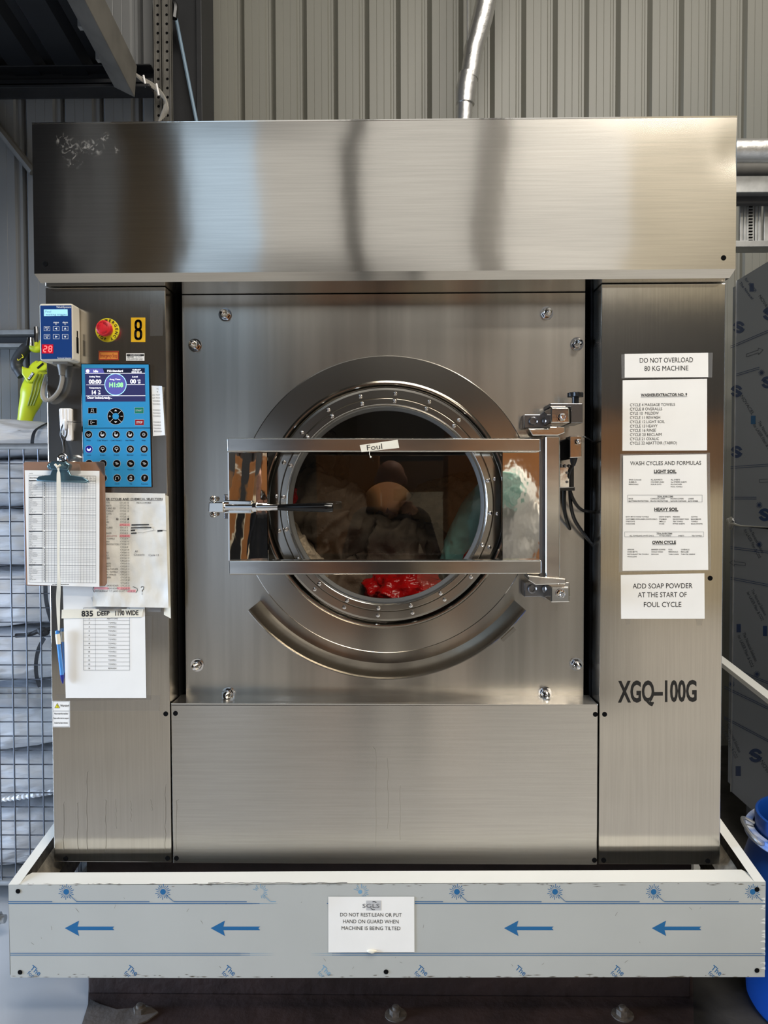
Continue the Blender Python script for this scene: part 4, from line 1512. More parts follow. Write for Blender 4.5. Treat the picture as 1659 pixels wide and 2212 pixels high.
mb.tube([pr_ + Vector((0.0095 * math.cos(2 * PI * j / 24), 0, 0.0095 * math.sin(2 * PI * j / 24))) for j in range(25)], 0.0038, 8, caps=False)
mb.build('clip_ring', m_chrome, cbd)
sheet('tape_patch', ((140, 997), (172, 1002), (176, 1018), (146, 1020)), YCB - 0.0165, None, [m_cleartape], parent=cbd, n=4, curl=lambda u, v: -0.012 * u)
sheet('tape_patch', ((205, 996), (226, 997), (229, 1030), (222, 1024)), YCB - 0.0008, None, [m_cleartape], parent=cbd, n=3)

# log sheet on the clipboard
p = PX()
SL = 0.012


def gx_(x, y):            # table columns shift a little towards the left edge lower down
    return x + (y - 1026) * (0.0)


p.text('DATE', 63, 1024, 2.2, 'l', m=2)
p.frame(62.3, 1026.5, 207, 1259 - 1.7, 0.5, 1, sl=SL)
p.text('MACHINE', 64, 1033.5, 2.4, 'l', bold=0.02, m=1)
for k in range(3):
    p.text(('9th', '10th', '11th')[k], 188.5 + 7.5 * k, 1034.5, 2.2, 'c', m=1)
    p.text('CODE', 188.5 + 7.5 * k, 1038.2, 1.6, 'c', m=2)
y0s = (1038.2, 1074.5, 1111, 1147.5, 1184, 1220.3)
names = ('Time', 'Load', 'Start Chems', 'Rinse Chem(s)', 'Extr Chem(s)', 'pH', 'Temp', 'Oxy', 'PW for WT')
for bi, y0 in enumerate(y0s):
    p.rect(62.6, y0 - 1.1, 76, y0 + 1.1, 1, 2)
    p.rect(76, y0 - 1.1, 91, y0 + 1.1, 3, 2)
    p.line(62, y0, 207, y0 + 145 * SL, 0.7, 1, 2)
    for r in range(9):
        yy = y0 + 3.75 + r * 3.65
        p.text(names[r], 64, yy, 2.0, 'l', m=2, lv=2)
        if r < 8:
            p.line(62.5, yy + 0.8, 206.5, yy + 0.8 + 144 * SL, 0.34, 2)
        p.rect(94.8, yy - 1.8, 96.8, yy + 0.1, 2, 2)
for x in (91.5, 99.3):
    p.line(x, 1027, x - 0.6, 1258, 0.7, 1)
for k in range(17):
    x = 99.3 + 6.36 * k
    p.line(x, 1027 + (x - 62) * SL, x - 1.0, 1257.5 + (x - 62) * SL, 0.42, 2)
p.text('DAY SHEET WASHROOM BLANK', 113, 1263.5, 2.0, 'l', width=36, bold=0.03, m=1)
sheet('log_sheet', ((53.3, 1016), (215, 1017), (214.6, 1268), (59.3, 1263)), YCB - 0.0015, p, [m_paper, m_ink, m_inkg, m_inkg], 'printed grid log sheet clipped on the brown clipboard', 'paper',
      curl=lambda u, v: 0.002 * math.sin(PI * v) + 0.006 * max(0, v - 0.85) * u)

# white tape strip and pen
ytp = YCB - 0.026
mb = MB()
mb.ribbon(spline([at(120, 1004, ytp), at(125.5, 1012, ytp - 0.001), at(126.5, 1030, ytp), at(127, 1100, ytp + 0.004), at(126, 1200, ytp + 0.004), at(127, 1262, ytp + 0.006), at(125.5, 1300, -0.03), at(127, 1362, -0.022)], 4),
          [0.004, 0.005, 0.006, 0.0065, 0.006, 0.005, 0.004] + [0.008 + 0.0025 * math.sin(k * 0.5) for k in range(18)] + [0.0085, 0.008, 0.0065, 0.0045], (1, 0, 0), 0, 0.0008)
mb.tube([at(119, 1003, ytp), at(124, 1009, ytp - 0.002), at(131, 1004, ytp)], 0.003, 8)
tag(mb.build('tape_lanyard', m_tape, loc=at(127, 1362, -0.022)), 'long white cloth tape dangling from the clipboard clip to the pen', 'tape')
pn = thing('pen', 'blue ballpoint pen dangling from the white tape', 'pen', at(136, 1477, -0.012))
A, B = at(123.5, 1362, -0.016), at(136, 1477, -0.010)
D = B - A
MB().tube([A + D * 0.22, A + D * 0.83], 0.0046, 6, smooth=False).build('barrel', m_penblue, pn)
MB().tube([A + D * 0.2, A + D * 0.84], 0.002, 8).build('ink_tube', m_pendark, pn)
MB().tube([A, A + D * 0.015, A + D * 0.06], [0.0042, 0.005, 0.005], 12).build('end_cap', m_penblue, pn)
MB().tube([A + D * 0.06, A + D * 0.12, A + D * 0.25], [0.0052, 0.0058, 0.0054], 12).build('tape_wrap', m_tape, pn)
MB().tube([A + D * 0.83, A + D * 0.90, A + D * 0.97, A + D], [0.0046, 0.0044, 0.0022, 0.0008], 12).build('tip', m_pendark, pn)

# ================================================================== PAPERS ON THE LEFT COLUMN
p = PX()
for k in range(15):
    y = 1322.5 + 8.95 * k
    p.line(180.5, y, 280.3, y, 0.45, 1)
    if k < 14:
        p.text(str(k + 1) if k else '', 192.5, y + 6.4, 3.0, 'c', bold=0.02, m=1)
        t = '' if k == 0 else ('ABATTOIRS' if k == 1 else ('REWASH' if k == 13 else 'TOWELS'))
        if t:
            p.text(t, 242.5, y + 6.4, 3.1, 'c', m=1)
p.line(180.5, 1313, 180.8, 1448, 0.6, 1)
p.line(206, 1330, 206.4, 1448, 0.4, 2)
p.line(279.8, 1313, 280.2, 1448, 0.6, 1)
p.line(180.5, 1313, 279.8, 1313, 0.6, 1)
sheet('towel_list', ((135.5, 1262), (312, 1262), (316, 1508), (142, 1508)), -0.0012, p, [m_paper, m_ink, m_inkg], 'white paper with a numbered TOWELS table on the left column', 'paper',
      curl=lambda u, v: 0.0015 * math.sin(PI * v))
sheet('tape_edge', ((305, 1330), (328, 1330), (326, 1512), (140, 1514)), -0.0009, None, [m_cleartape], 'clear tape along the right edge of the towel list', 'tape', n=2)
p = PX()
p.text('835', 176, 1331.5, 11.5, 'l', width=25, bold=0.03, rot=-1, m=1)
p.text('DEEP', 210, 1330, 8.5, 'l', width=27, bold=0.03, rot=-3, m=1)
p.text('1190 WIDE', 249, 1329.5, 10, 'l', width=50, bold=0.03, rot=-1, m=1)
sheet('writing_tape', ((133.5, 1317), (310, 1315), (306, 1333), (132.5, 1336)), -0.004, p, [m_tape, m_ink], 'white tape strip handwritten with DEEP across the towel list', 'tape', n=8)
# crumpled cycle list
p = PX()
rows_ = ['TTS|CYCLE 12', 'SUITS|CYCLE 12', 'S AND PJS|CYCLE 12', 'TWILLS|CYCLE 12', 'CHYS|CYCLE', 'LS|CYCLE 12', 'LS|CYCLE', 'IRS|CYCLE 13', 'S|CYCLE 13', 'CURES|CYCLE 5', '|CYCLE 5',
         'BAGS|CYCLE 5', 'ZECLOTHS|CYCLE 14', 'TOWELS|CYCLE 4', 'ELS|CYCLE 12', 'PROTECTORS|CYCLE 12', '|CYCLE 8', '|CYCLE 10', 'LS|CYCLE 13', 'LS|CYCLE 13', 'SES|CYCLE 13', '|CYCLE 13',
         'BETS|CYCLE 12', 'EETS|CYCLE 11', 'EALTHCARE|CYCLE 11', 'IC TOWELS|CYCLE 11', 'IC SMALLS|CYCLE 11', 'SPIN|CYCLE 16', '|CYCLE 20', '|CYCLE 21', '(ADD SOAP)|CYCLE 22', '(ADD SOAP)|CYCLE 22']
p.text('ER CYCLES AND CHEMICAL SELECTION', 230, 1080, 4.2, 'l', width=121, bold=0.02, m=1)
p.line(230, 1081.4, 351, 1081.2, 0.6, 1)
for k, r in enumerate(rows_):
    a, b = r.split('|')
    y = 1087.5 + 5.97 * k
    x = 229.5 + 0.05 * k
    if k in (8, 12, 31):
        p.rect(258.5, y - 4.2, 281, y + 0.8, 2, 1)
        if k == 31:
            p.rect(203, y - 4.2, 258.5, y + 0.8, 2, 1)
    p.text(a, x if k < 15 or k != 15 else x, y, 3.1, 'l', m=4 if k == 12 else 1, lv=2) if a else None
    p.text(b, 259 + 0.06 * k, y, 3.1, 'l', m=4 if k in (8, 12) else 1, lv=2)
p.rect(203, 1273.5, 293, 1279.5, 2, 1)
p.text('RESTAURANT T/T (ADD SOAP) CYCLE 22', 205, 1278.5, 3.2, 'l', width=87, m=1, lv=2)
p.text('MATCH WORD', 295, 1087.8, 3.1, 'l', width=31, m=1, lv=2)
for x0, x1, y, t in ((284, 322, 1133.5, 2.4), (283, 327, 1139.7, 2.2), (282.5, 292, 1145.4, 2.6), (283, 295, 1151.5, 2.4), (340, 351, 1146.5, 3.2)):
    p.path([(x0, y + .4), ((x0 + x1) / 2, y), (x1, y - .2)], t, 1, 2)
p.path([(328, 1140), (333, 1143), (330, 1146), (316, 1148), (310, 1151), (297, 1150.5)], 0.4, 3, 2)
p.path([(316, 1148), (336, 1145.5)], 0.4, 3, 2)
p.line(351, 1145, 360, 1147, 0.8, 3, 2)
p.text('12', 251, 1123, 4, 'l', bold=0.04, m=1, lv=2)
p.circ(277, 1121, 2.0, 1, 2, 8)
p.text('All', 291, 1193, 4.2, 'l', m=3, lv=2)
p.text('Cheeris', 289, 1200, 4.0, 'l', width=23, m=3, lv=2)
p.text('Cycle 13', 321, 1201, 4.2, 'l', width=22, m=3, lv=2)
p.path([(287, 1267), (296, 1271), (297.5, 1275), (293.5, 1280)], 1.1, 1, 2)
p.path([(203, 1267.5), (200.5, 1273), (203.5, 1279.5)], 1.1, 1, 2)
p.path([(304.5, 1269), (307, 1266.8), (310.5, 1268), (310, 1272), (307, 1276), (307, 1279.5)], 1.3, 1, 2)
p.circ(307, 1283, 1.0, 1, 2, 8)


def crump(u, v):
    q = Vector((u * 4.2, v * 5.6, 1.7))
    return 0.004 + 0.0045 * noise.noise(q) + 0.0028 * abs(noise.noise(q * 2.1)) + 0.010 * max(0, v - 0.93) * (1 + math.sin(u * 9)) + 0.02 * max(0, u - 0.93) * (0.6 + 0.4 * math.sin(v * 17))


sheet('cycle_list', ((204, 1064), (357, 1066), (364, 1313), (200, 1310)), -0.0035, p, [m_paperw, m_ink, m_pink, m_inkg, m_redink], 'crumpled cycle list with pink highlighting partly behind the clipboard', 'paper', curl=crump, n=36, lift=0.0006)
sheet('plastic_flap', ((196, 1290), (352, 1296), (347, 1322), (208, 1320)), -0.0028, None, [m_sleeve], 'clear plastic flap at the bottom of the crumpled cycle list', 'plastic sleeve', n=10,
      curl=lambda u, v: 0.004 * math.sin(u * 7) * v)
sheet('curled_tape', ((352, 1068), (364, 1072), (369, 1336), (354, 1328)), -0.0015, None, [m_tape], 'dirty white tape down the right edge of the cycle list', 'tape', n=10, curl=lambda u, v: 0.009 * u * (0.4 + 0.3 * math.sin(v * 11)))

# ================================================================== NOTICES ON THE RIGHT COLUMN
p = PX()
p.text('DO NOT OVERLOAD', 1439.5, 783.0, 10.4, 'c', width=115, sl=-0.012, m=1)
p.text('80 KG MACHINE', 1439.5, 800.7, 10.4, 'c', width=95, sl=-0.012, m=1)
n1 = thing('overload_notice', 'small white notice reading DO NOT OVERLOAD on the right column', 'notice', at(1440, 816, 0))
sheet('paper', ((1349.4, 764.6), (1529.7, 761.9), (1530, 814.6), (1349.4, 815.8)), -0.001, p, [m_paper, m_ink], parent=n1, n=3)
sheet('plastic_sleeve', ((1342, 765.5), (1539.8, 761.7), (1538.4, 815.4), (1342.8, 817.5)), -0.0006, None, [m_sleeve], parent=n1, n=3)
p = PX()
p.text('WASHER/EXTRACTOR NO. 9', 1434.3, 855.5, 5.6, 'c', width=100, bold=0.03, sl=-0.01, m=1)
p.line(1384.3, 857.4, 1484.3, 856.4, 0.7, 1)
for k, t in enumerate(('CYCLE 4 MASSAGE TOWELS', 'CYCLE 8 OVERALLS', 'CYLE 10  MILDEW', 'CYCLE 11 REWASH', 'CYCLE 12 LIGHT SOIL', 'CYCLE 13 HEAVY', 'CYCLE 16 RINSE', 'CYCLE 20 RECLAIM', 'CYCLE 21 OXALIC', 'CYCLE 22 ABATTOIR (TABRO)')):
    wd = (97, 69.5, 62, 65, 75, 59.5, 56, 68, 62.5, 101)[k]
    p.text(t, 1361, 877.5 + 9.2 * k, 6.0, 'l', width=wd, sl=-0.008, m=1)
sheet('washer_notice', ((1345, 821.6), (1527.4, 818), (1527.4, 973), (1344.5, 973.8)), -0.001, p, [m_paper, m_ink], 'white notice WASHER/EXTRACTOR NO. 9 listing cycles 4 to 22', 'notice', n=4)
p = PX()
p.text('WASH CYCLES AND FORMULAS', 1438, 1004.5, 8.4, 'c', width=153, sl=-0.006, m=1)
for t, x, y, wd in (('LIGHT SOIL', 1437, 1021.6, 48.5), ('HEAVY SOIL', 1439.3, 1103.6, 51.5), ('OWN CYCLE', 1434.6, 1174.8, 51.5)):
    p.text(t, x, y, 6.6, 'c', width=wd, bold=0.035, sl=-0.005, m=1)
    p.line(x - wd / 2, y + 1.5, x + wd / 2, y + 1.2, 0.7, 1)


def tab(rows, h=2.7):
    for y, its in rows:
        for x, t, wd in its:
            p.text(t, 1330 + x * 0.13864, 980 + y * 0.13864, h, 'l', width=wd * 0.13864, m=1, bold=0.008)


tab([(415, ((208, 'BAGS (Coloured)', 190), (547, 'ALL BLANKETS', 180), (858, 'ALL SHEETS', 142))),
     (452, ((208, 'BUMBUG', 115), (547, 'COLORED LINEN', 205), (858, '2nd STRIPED SHEETS', 248))),
     (488, ((204, 'PERSONALS', 148), (547, 'SCRUB SUITS', 163), (858, 'PILLOWCASES', 172))),
     (524, ((858, 'POOL TOWELS', 180),)),
     (711, ((202, 'BAGS', 68), (543, 'CHARCOAL LINEN', 223), (855, 'DOONA COVERS', 203), (1132, 'LINERS', 85))),
     (748, ((202, 'MATTRESS PROTECTORS', 308), (543, 'PILLOW PROTECTORS', 272), (855, 'SHOWER CURTAINS', 243), (1130, 'BATH ROBES', 152))),
     (993, ((158, 'BATH MATS /HAND TOWELS', 357), (677, 'DRAW SHEETS', 178), (890, 'FEEDERS', 110), (1175, 'GOWNS', 100))),
     (1030, ((158, 'CUSTOMER OWN LINEN (WHITE ONLY)', 488), (677, 'PYJAMAS', 115), (890, 'INCONTINENT PADS', 248), (1175, 'BAGS/MOPS', 155))),
     (1066, ((158, 'STRETCHYS', 140), (677, 'SMALLS', 97), (890, 'TEA TOWELS', 158), (1175, 'TOWELS', 103))),
     (1103, ((158, 'CHILDCARE', 140), (677, 'KYLIES', 80), (890, 'FITTED SHEETS', 186), (1175, 'BAGS (WHITE)', 178))),
     (1287, ((215, 'ALL TOWELLING (WHITE ONLY)', 378), (680, 'FITTED SHEETS', 182), (975, 'SHEETS', 90), (1183, 'TEA TOWELS', 158))),
     (1504, ((182, 'APRONS', 105), (557, 'BARRIER GOWNS', 215), (823, 'FOUL', 62), (1017, 'OVERALLS', 130))),
     (1540, ((182, 'OVEN MITTS', 158), (557, 'OXALIC WASH', 178), (823, 'PERSONALS', 148), (1017, 'RECLAIM', 115))),
     (1577, ((182, 'RESTAURANT TEA TOWELS', 330), (557, 'REWASH', 110), (823, 'TABLE LINEN', 160), (1017, 'THEATRE GREENS', 220))),
     (1613, ((182, 'WOOLLENS', 145),))])
for x, y, wd in ((770, 675, 248), (758, 1251, 244)):
    p.text('TIDAL RIVER ITEMS', 1330 + x * .13864, 980 + y * .13864, 2.6, 'c', width=wd * .13864, bold=0.02, m=1)
    p.line(1330 + (x - wd / 2) * .13864, 980.9 + y * .13864, 1330 + (x + wd / 2) * .13864, 980.9 + y * .13864, 0.4, 1)
p.frame(1356, 1069.3, 1517, 1084.5, 0.5, 2)
p.frame(1349.5, 1148.8, 1520, 1159.6, 0.5, 2)
n3 = thing('formulas_notice', 'full-page notice WASH CYCLES AND FORMULAS in a clear sleeve', 'notice', at(1436, 1236, 0))
sheet('paper', ((1346, 984), (1526.5, 980.9), (1530, 1231.3), (1344.6, 1232.8)), -0.001, p, [m_paper, m_ink, m_inkg], parent=n3, n=8, curl=lambda u, v: 0.0012 * (1 - u) * (1 - v) * 3 + 0.004 * max(0, u + v - 1.75))
sheet('plastic_sleeve', ((1339.5, 980.5), (1533.5, 978), (1536, 1231.5), (1336.6, 1236.2)), -0.0006, None, [m_sleeve], parent=n3, n=3)
p = PX()
p.text('ADD SOAP POWDER', 1431.3, 1270.8, 10.6, 'c', width=129, sl=-0.006, m=1)
p.text('AT THE START OF', 1430.6, 1289.8, 10.4, 'c', width=105.5, sl=-0.006, m=1)
p.text('FOUL CYCLE', 1431.3, 1311, 10.6, 'c', width=81, sl=-0.006, m=1)
sheet('soap_notice', ((1340.8, 1242), (1521.6, 1238.4), (1522.3, 1336.6), (1341.6, 1336.8)), -0.001, p, [m_paper, m_ink], 'white notice ADD SOAP POWDER, lowest on the right column', 'notice', n=4)
p_ = [m_dirt]
for (a, b, c_, d_), tx in (((1351, 1337.5, 1363, 1349), 'left'), ((1503, 1337.5, 1518, 1351), 'right')):
    o = sheet('glue_residue', ((a, b), (c_, b), (c_ - 2, d_), (a + 2, d_)), -0.0004, None, [m_cleartape], 'small grey glue residue under the %s corner of the soap powder notice' % tx, 'residue', n=2)

# masking tape on the door bar
p = PX()
p.text('Foul', 809.5, 971.2, 11.5, 'c', width=33, rot=-6, m=1)
tp = sheet('masking_tape', ((777, 961.5), (859, 950), (862.5, 967.5), (781, 976.5)), YBAR - 0.0012, p, [m_tape, m_ink], 'masking tape handwritten Foul on the upper door bar', 'tape', n=6, curl=lambda u, v: 0.0008 * math.sin(u * 9))
mb = MB()
mb.tube(spline([at(799, 975, YBAR - 0.002), at(798, 981, YBAR - 0.002), at(800.5, 986, YBAR - 0.002)], 4), 0.0008, 6)
mb.blob(at(801, 987, YBAR - 0.002), (0.0022, 0.0022, 0.0024), 6)
mb.build('tape_thread', m_tape, tp)

# ================================================================== GUARD FRAME ROUND THE FOOT OF THE MACHINE
YG, YG2 = -0.12, -0.062
gd = thing('base_guard', 'low film-covered steel guard with blue arrows around the foot of the machine', 'guard', at(838, 2112, YG))
front = [(18, 1911), (300, 1911.5), (830, 1910), (1300, 1907.5), (1654, 1905.5), (1652, 2110.5), (1200, 2111), (500, 2113), (23, 2111.5)]
mb = MB()
mb.slab([at(x, y, YG) for x, y in front], YG + 0.003, 0)
px = PX()


def fade_dash(x0, x1, y, wd, m, sl=0.0):
    n_ = 7
    for k in range(n_):
        a = x0 + (x1 - x0) * k / n_
        px.line(a, y, a + (x1 - x0) / n_, y, wd * (1 - 0.13 * k), 1 if k < 2 else 2)


for k, cx in enumerate((143, 352, 562, 780, 987, 1199, 1412, 1626)):
    cy = 1926.5
    pale = k in (2, 3)
    m = 2 if pale else 1
    rr = random.Random(k)
    for j in range(20):
        if pale and j in (5, 6, 7, 8, 9, 10, 14):
            continue
        a = math.radians(j * 18 + 4)
        r1 = 17 if j % 2 else 14
        ca, sa = math.cos(a), math.sin(a)
        px.poly([(cx + 7.5 * ca - 0.4 * sa, cy + 7.5 * sa + 0.4 * ca), (cx + r1 * ca - 0.75 * sa, cy + r1 * sa + 0.75 * ca), (cx + r1 * ca + 0.75 * sa, cy + r1 * sa - 0.75 * ca), (cx + 7.5 * ca + 0.4 * sa, cy + 7.5 * sa - 0.4 * ca)], m)
    if not pale:
        px.circ(cx, cy, 6.3, m)
    elif k == 3:
        px.circ(cx - 2, cy, 4.5, 2)
    if k != 3:
        px.line(cx + 7, cy + 7, cx + 22.5, cy + 21, 1.1, m)
for x0, x1, m in ((18, 113, 1), (165, 323, 1), (375, 533, 1), (585, 596, 2), (896, 957, 1), (1009, 1170, 1), (1222, 1382, 1), (1435, 1596, 1)):
    px.line(x0, 1947.7, x1, 1947.7 + (x1 - x0) * 0.001, 1.3, m)
px.line(18, 1951.6, 545, 1951.8, 1.3, 1)
fade_dash(545, 600, 1951.8, 1.2, 1)
px.line(896, 1951.5, 1653, 1952.2, 1.3, 1)
px.line(706, 1951.5, 716, 1951.5, 1.2, 1)
for y in (2059.3, 2063.3):
    px.line(22, y, 520, y, 1.3, 1)
    fade_dash(520, 590, y, 1.1, 1)
    fade_dash(735, 672, y, 1.1, 1)
    px.line(735, y, 1652, y + 0.7, 1.3, 1)
for tip in (140, 455, 1089, 1408):
    L = 107
    px.poly([(tip, 2005), (tip + 31, 1988.5), (tip + 27.5, 2001.5), (tip + L, 2001.5), (tip + L - 4, 2005.2), (tip + L, 2009.3), (tip + 27.5, 2009.3), (tip + 31, 2022)], 1)
for k, tx in enumerate((75, 284, 495, 702, 911, 1123, 1335, 1546)):
    m = 2 if k == 3 else 1
    px.text('The', tx - 11, 2093, 11, 'l', rot=38, m=m, bold=0.01)
    px.text('for', tx - 17, 2103.5, 9, 'l', rot=38, m=m) if k != 5 else None
# grime and torn film along the edges
rr = random.Random(3)
for k in range(170):
    x = rr.uniform(20, 1650)
    y = 1909 + rr.random() ** 3 * 6 if rr.random() < 0.5 else 2110.5 - rr.random() ** 3 * 6
    a, b = rr.uniform(4, 20), rr.uniform(0.3, 1.0)
    px.poly([(x, y), (x + a * .5, y - b), (x + a, y), (x + a * .5, y + b)], 3)
for k in range(26):
    x, y = rr.uniform(40, 1640), rr.uniform(1930, 2095)
    a = rr.uniform(-1, 1)
    px.line(x, y, x + rr.uniform(2, 8) * a, y + rr.uniform(1, 9), 0.5, 3)
for k in range(16):
    y = rr.uniform(1930, 2100)
    px.poly([(1653, y), (1649 - rr.random() * 3, y + 1), (1646 - rr.random() * 5, y + 3), (1650, y + 4), (1653, y + 6)], 4)
px.emit(mb, flat(YG, 0.0003))
mb.m = [0 if i < len(front) + 2 else v for i, v in enumerate(mb.m)]
fp = mb.build('front_sheet', [m_film, m_fblue, m_fbluel, m_dirt, m_filmt], gd, merge=False)
for q in ((39, 1925), (43.5, 2100), (834, 2099), (1635, 1921), (1635, 2096)):
    h = MB()
    hole(h, q[0], q[1], YG - 0.0003, r=0.0058, m=0)
    h.build('rivet_hole', m_void, fp)
zg = at(838, 1909, YG).z
xg0, xg1 = at(18, 1911, YG).x, at(1654, 1905, YG).x
mb = MB()
tl = lambda x: at_z(x, 1900, zg)
zL, zR = at(18, 1911, YG).z, at(1654, 1905, YG).z
mb.add([(xg0, YG, zL), (xg1, YG, zR), (xg1 - 0.03, YG2, zR), (xg0 + 0.03, YG2, zL)], [(0, 1, 2, 3)])
mb.add([(xg0, YG, zL - 0.003), (xg1, YG, zR - 0.003), (xg1 - 0.03, YG2, zR - 0.012), (xg0 + 0.03, YG2, zL - 0.012)], [(3, 2, 1, 0)])
mb.add([(xg1 - 0.03, YG2, zR), (xg0 + 0.03, YG2, zL), (xg0 + 0.03, YG2, zL - 0.012), (xg1 - 0.03, YG2, zR - 0.012)], [(0, 1, 2, 3)])
px = PX()
px.text('The Novacel', 1112, 1893.5, 4.5, 'l', rot=14, width=48, m=1)
px.text('for LASER', 1150, 1894, 4.5, 'l', rot=16, width=36, m=1)
px.text('for LASER', 1330, 1890, 4.0, 'l', width=46, m=1)
zm_ = (zL + zR) / 2
px.emit(mb, lambda x, y, lv: at_z(x, y, zm_ + 0.001))
# a long tear of the film along the fold
rr = random.Random(9)
pts_u = [(450 + k * 10, 1907.5 + rr.uniform(-1.4, 0.6)) for k in range(31)]
px2 = PX()
px2.path(pts_u, 0.9, 2)
px2.emit(mb, lambda x, y, lv: at_z(x, y, zm_ + 0.0008))
mb.build('top_flange', [m_filmt, m_fbluel, m_ink], gd, merge=False)
# side rails, rising towards the back
for sx, xo, zo in ((-1, xg0, zL), (1, xg1, zR)):
    mb = MB()
    yb_ = 0.95
    rise = 0.165
    xi = xo - sx * 0.026
    A_ = [(xo, YG, zo), (xi, YG + 0.03, zo)]
    y0_, y1_ = YG, yb_
    z1_ = zo + rise * (y1_ - y0_)
    vs = [(xo, y0_, zo), (xo, y1_, z1_), (xi, y1_, z1_), (xi, y0_, zo)]
    mb.add(vs, [(0, 1, 2, 3) if sx < 0 else (3, 2, 1, 0)], 0)
    mb.add([(xo, y0_, zo), (xo, y1_, z1_), (xo, y1_, z1_ - 0.20), (xo, y0_, zo - 0.22)], [(0, 3, 2, 1) if sx < 0 else (0, 1, 2, 3)], 1)
    mb.add([(xo - sx * 0.003, y0_, zo - 0.001), (xo - sx * 0.003, y1_, z1_ - 0.001), (xo - sx * 0.003, y1_, z1_ - 0.20), (xo - sx * 0.003, y0_, zo - 0.22)], [(0, 1, 2, 3)], 2)
    mb.add([(xi, y0_ + 0.06, zo - 0.02), (xi, y1_, z1_ - 0.02), (xi - sx * 0.03, y1_, z1_ - 0.06), (xi - sx * 0.03, y0_ + 0.06, zo - 0.06)], [(0, 1, 2, 3)], 2)
    mb.build('side_rail', [m_filmt, m_film, m_dirt], gd)
p = PX()
p.rect(791, 1945.5, 823.5, 1966.5, 3, 1)
p.text('SGLS', 801.3, 1960.8, 8.2, 'c', width=36.5, m=2, lv=2)
p.ring(807.5, 1956.4, 8.0, 9.3, 1, 2, 14, -110, -50)
p.ring(807.5, 1956.4, 8.0, 9.3, 1, 2, 14, 75, 140)
p.v = [(x - 0.0, y) for x, y in p.v]
p.text('DO NOT REST/LEAN OR PUT', 801.3, 1980.0, 7.7, 'c', width=133, sl=0.006, m=1)
p.text('HAND ON GUARD WHEN', 801, 1994.5, 7.7, 'c', width=120, sl=0.006, m=1)
p.text('MACHINE IS BEING TILTED', 801.3, 2009.0, 7.7, 'c', width=127, sl=0.006, m=1)
gs = sheet('guard_notice', ((709, 1937), (894.7, 1936.8), (895.3, 2057), (709.3, 2057.5)), YG - 0.0015, p, [m_paper, m_ink, m_inkg, m_gbox],
           'white notice DO NOT REST/LEAN taped to the front of the low guard', 'notice', n=10, curl=lambda u, v: 0.012 * max(0, 0.16 - u - v * 0.6))
mb = MB()
mb.blob(at(803, 2055, YG - 0.005), (0.012, 0.003, 0.004), 8, amp=0.001, fr=200)
mb.build('tape_scrap', m_tape, gs)
tag(gs, kind='thing')

# brown base the machine stands on
YBS = 0.09
bx0, bx1 = at(190, 2130, YBS).x, at(1492, 2130, YBS).x
zf = FLOOR
bs = thing('steel_base', 'brown steel base bolted to the floor under the guard', 'base', (0, YBS, zf))
mb = MB()
mb.box(bx0, bx1, YBS, YBS + 0.7, zf + 0.012, ZB - 0.03)
mb.build('base_beam', m_rust, bs, bevel=0.004)
mb = MB()
fpl = [at_z(x, y, zf + 0.012) for x, y in ((194, 2100), (192, 2168), (186, 2190), (179, 2212), (170, 2260), (165, 2330), (1500, 2330), (1497, 2212), (1494, 2100))]
nfp = len(fpl)
mb.add(fpl + [v - Vector((0, 0, 0.012)) for v in fpl], [tuple(range(nfp))] + [(i, (i + 1) % nfp, nfp + (i + 1) % nfp, nfp + i) for i in range(nfp)])
mb.build('foot_plate', m_rust, bs, bevel=0.002)
for q in ((302, 2182), (855, 2186), (1345, 2186)):
    c = at_z(q[0], q[1], zf + 0.02)
    b_ = MB()
    b_.lathe([(0.0001, zf + 0.0145), (0.028, zf + 0.0145), (0.028, zf + 0.011)], (c.x, c.y, 0), 'Z', 20, 0)
    b_.lathe([(0.0001, zf + 0.028), (0.016, zf + 0.028), (0.016, zf + 0.0145)], (c.x, c.y, 0), 'Z', 6, 0, smooth=False)
    b_.lathe([(0.0001, zf + 0.036), (0.009, zf + 0.035), (0.009, zf + 0.028)], (c.x, c.y, 0), 'Z', 14, 0)
    b_.build('anchor_bolt', mat('rusty_bolt', (0.30, 0.26, 0.22, 1), 0.5, 0.7, noise_amt=0.5, noise_scale=(80, 80, 80)), bs)
# grout and grime on the floor around the foot, gap shade painted in
def flat_patch(name, pts, z, m, th=0.004):
    vs = [at_z(x, y, z) for x, y in pts]
    n_ = len(vs)
    mb = MB()
    mb.add(vs + [v - Vector((0, 0, th)) for v in vs], [list(range(n_))[::-1]] + [[i, (i + 1) % n_, n_ + (i + 1) % n_, n_ + i] for i in range(n_)])
    return mb


gp = flat_patch('grout', [(194, 2158), (190, 2170), (185, 2186), (177, 2212), (168, 2250), (166, 2290), (230, 2290), (262, 2250), (285, 2216), (318, 2204), (342, 2186), (326, 2174), (296, 2176), (252, 2180), (214, 2168)], zf + 0.0165, m_grout)
tag(gp.build('grout_smear', m_grout, loc=at_z(200, 2180, zf)), 'smear of concrete grout at the left foot of the brown base', 'grout', kind='stuff')
gp = flat_patch('dirty_shaded_floor', [(1500, 1905), (1420, 1560), (1700, 1560), (1900, 2060), (1900, 2500), (1470, 2500), (1486, 2190)], zf + 0.003, m_floord, 0.002)  # dirty floor, extended back as dark colour for the shade between the machines
tag(gp.build('dirty_shaded_floor_patch', m_floord, loc=at_z(1560, 2180, zf)), 'dirty concrete patch by the barrel, painted dark for the shaded gap', 'floor stain and painted shade', kind='structure')
bo = MB()
c = at(8, 1985, 0.35)
bo.tube([c + Vector((-0.06, 0, 0)), c + Vector((0.005, 0, 0))], 0.012, 12)
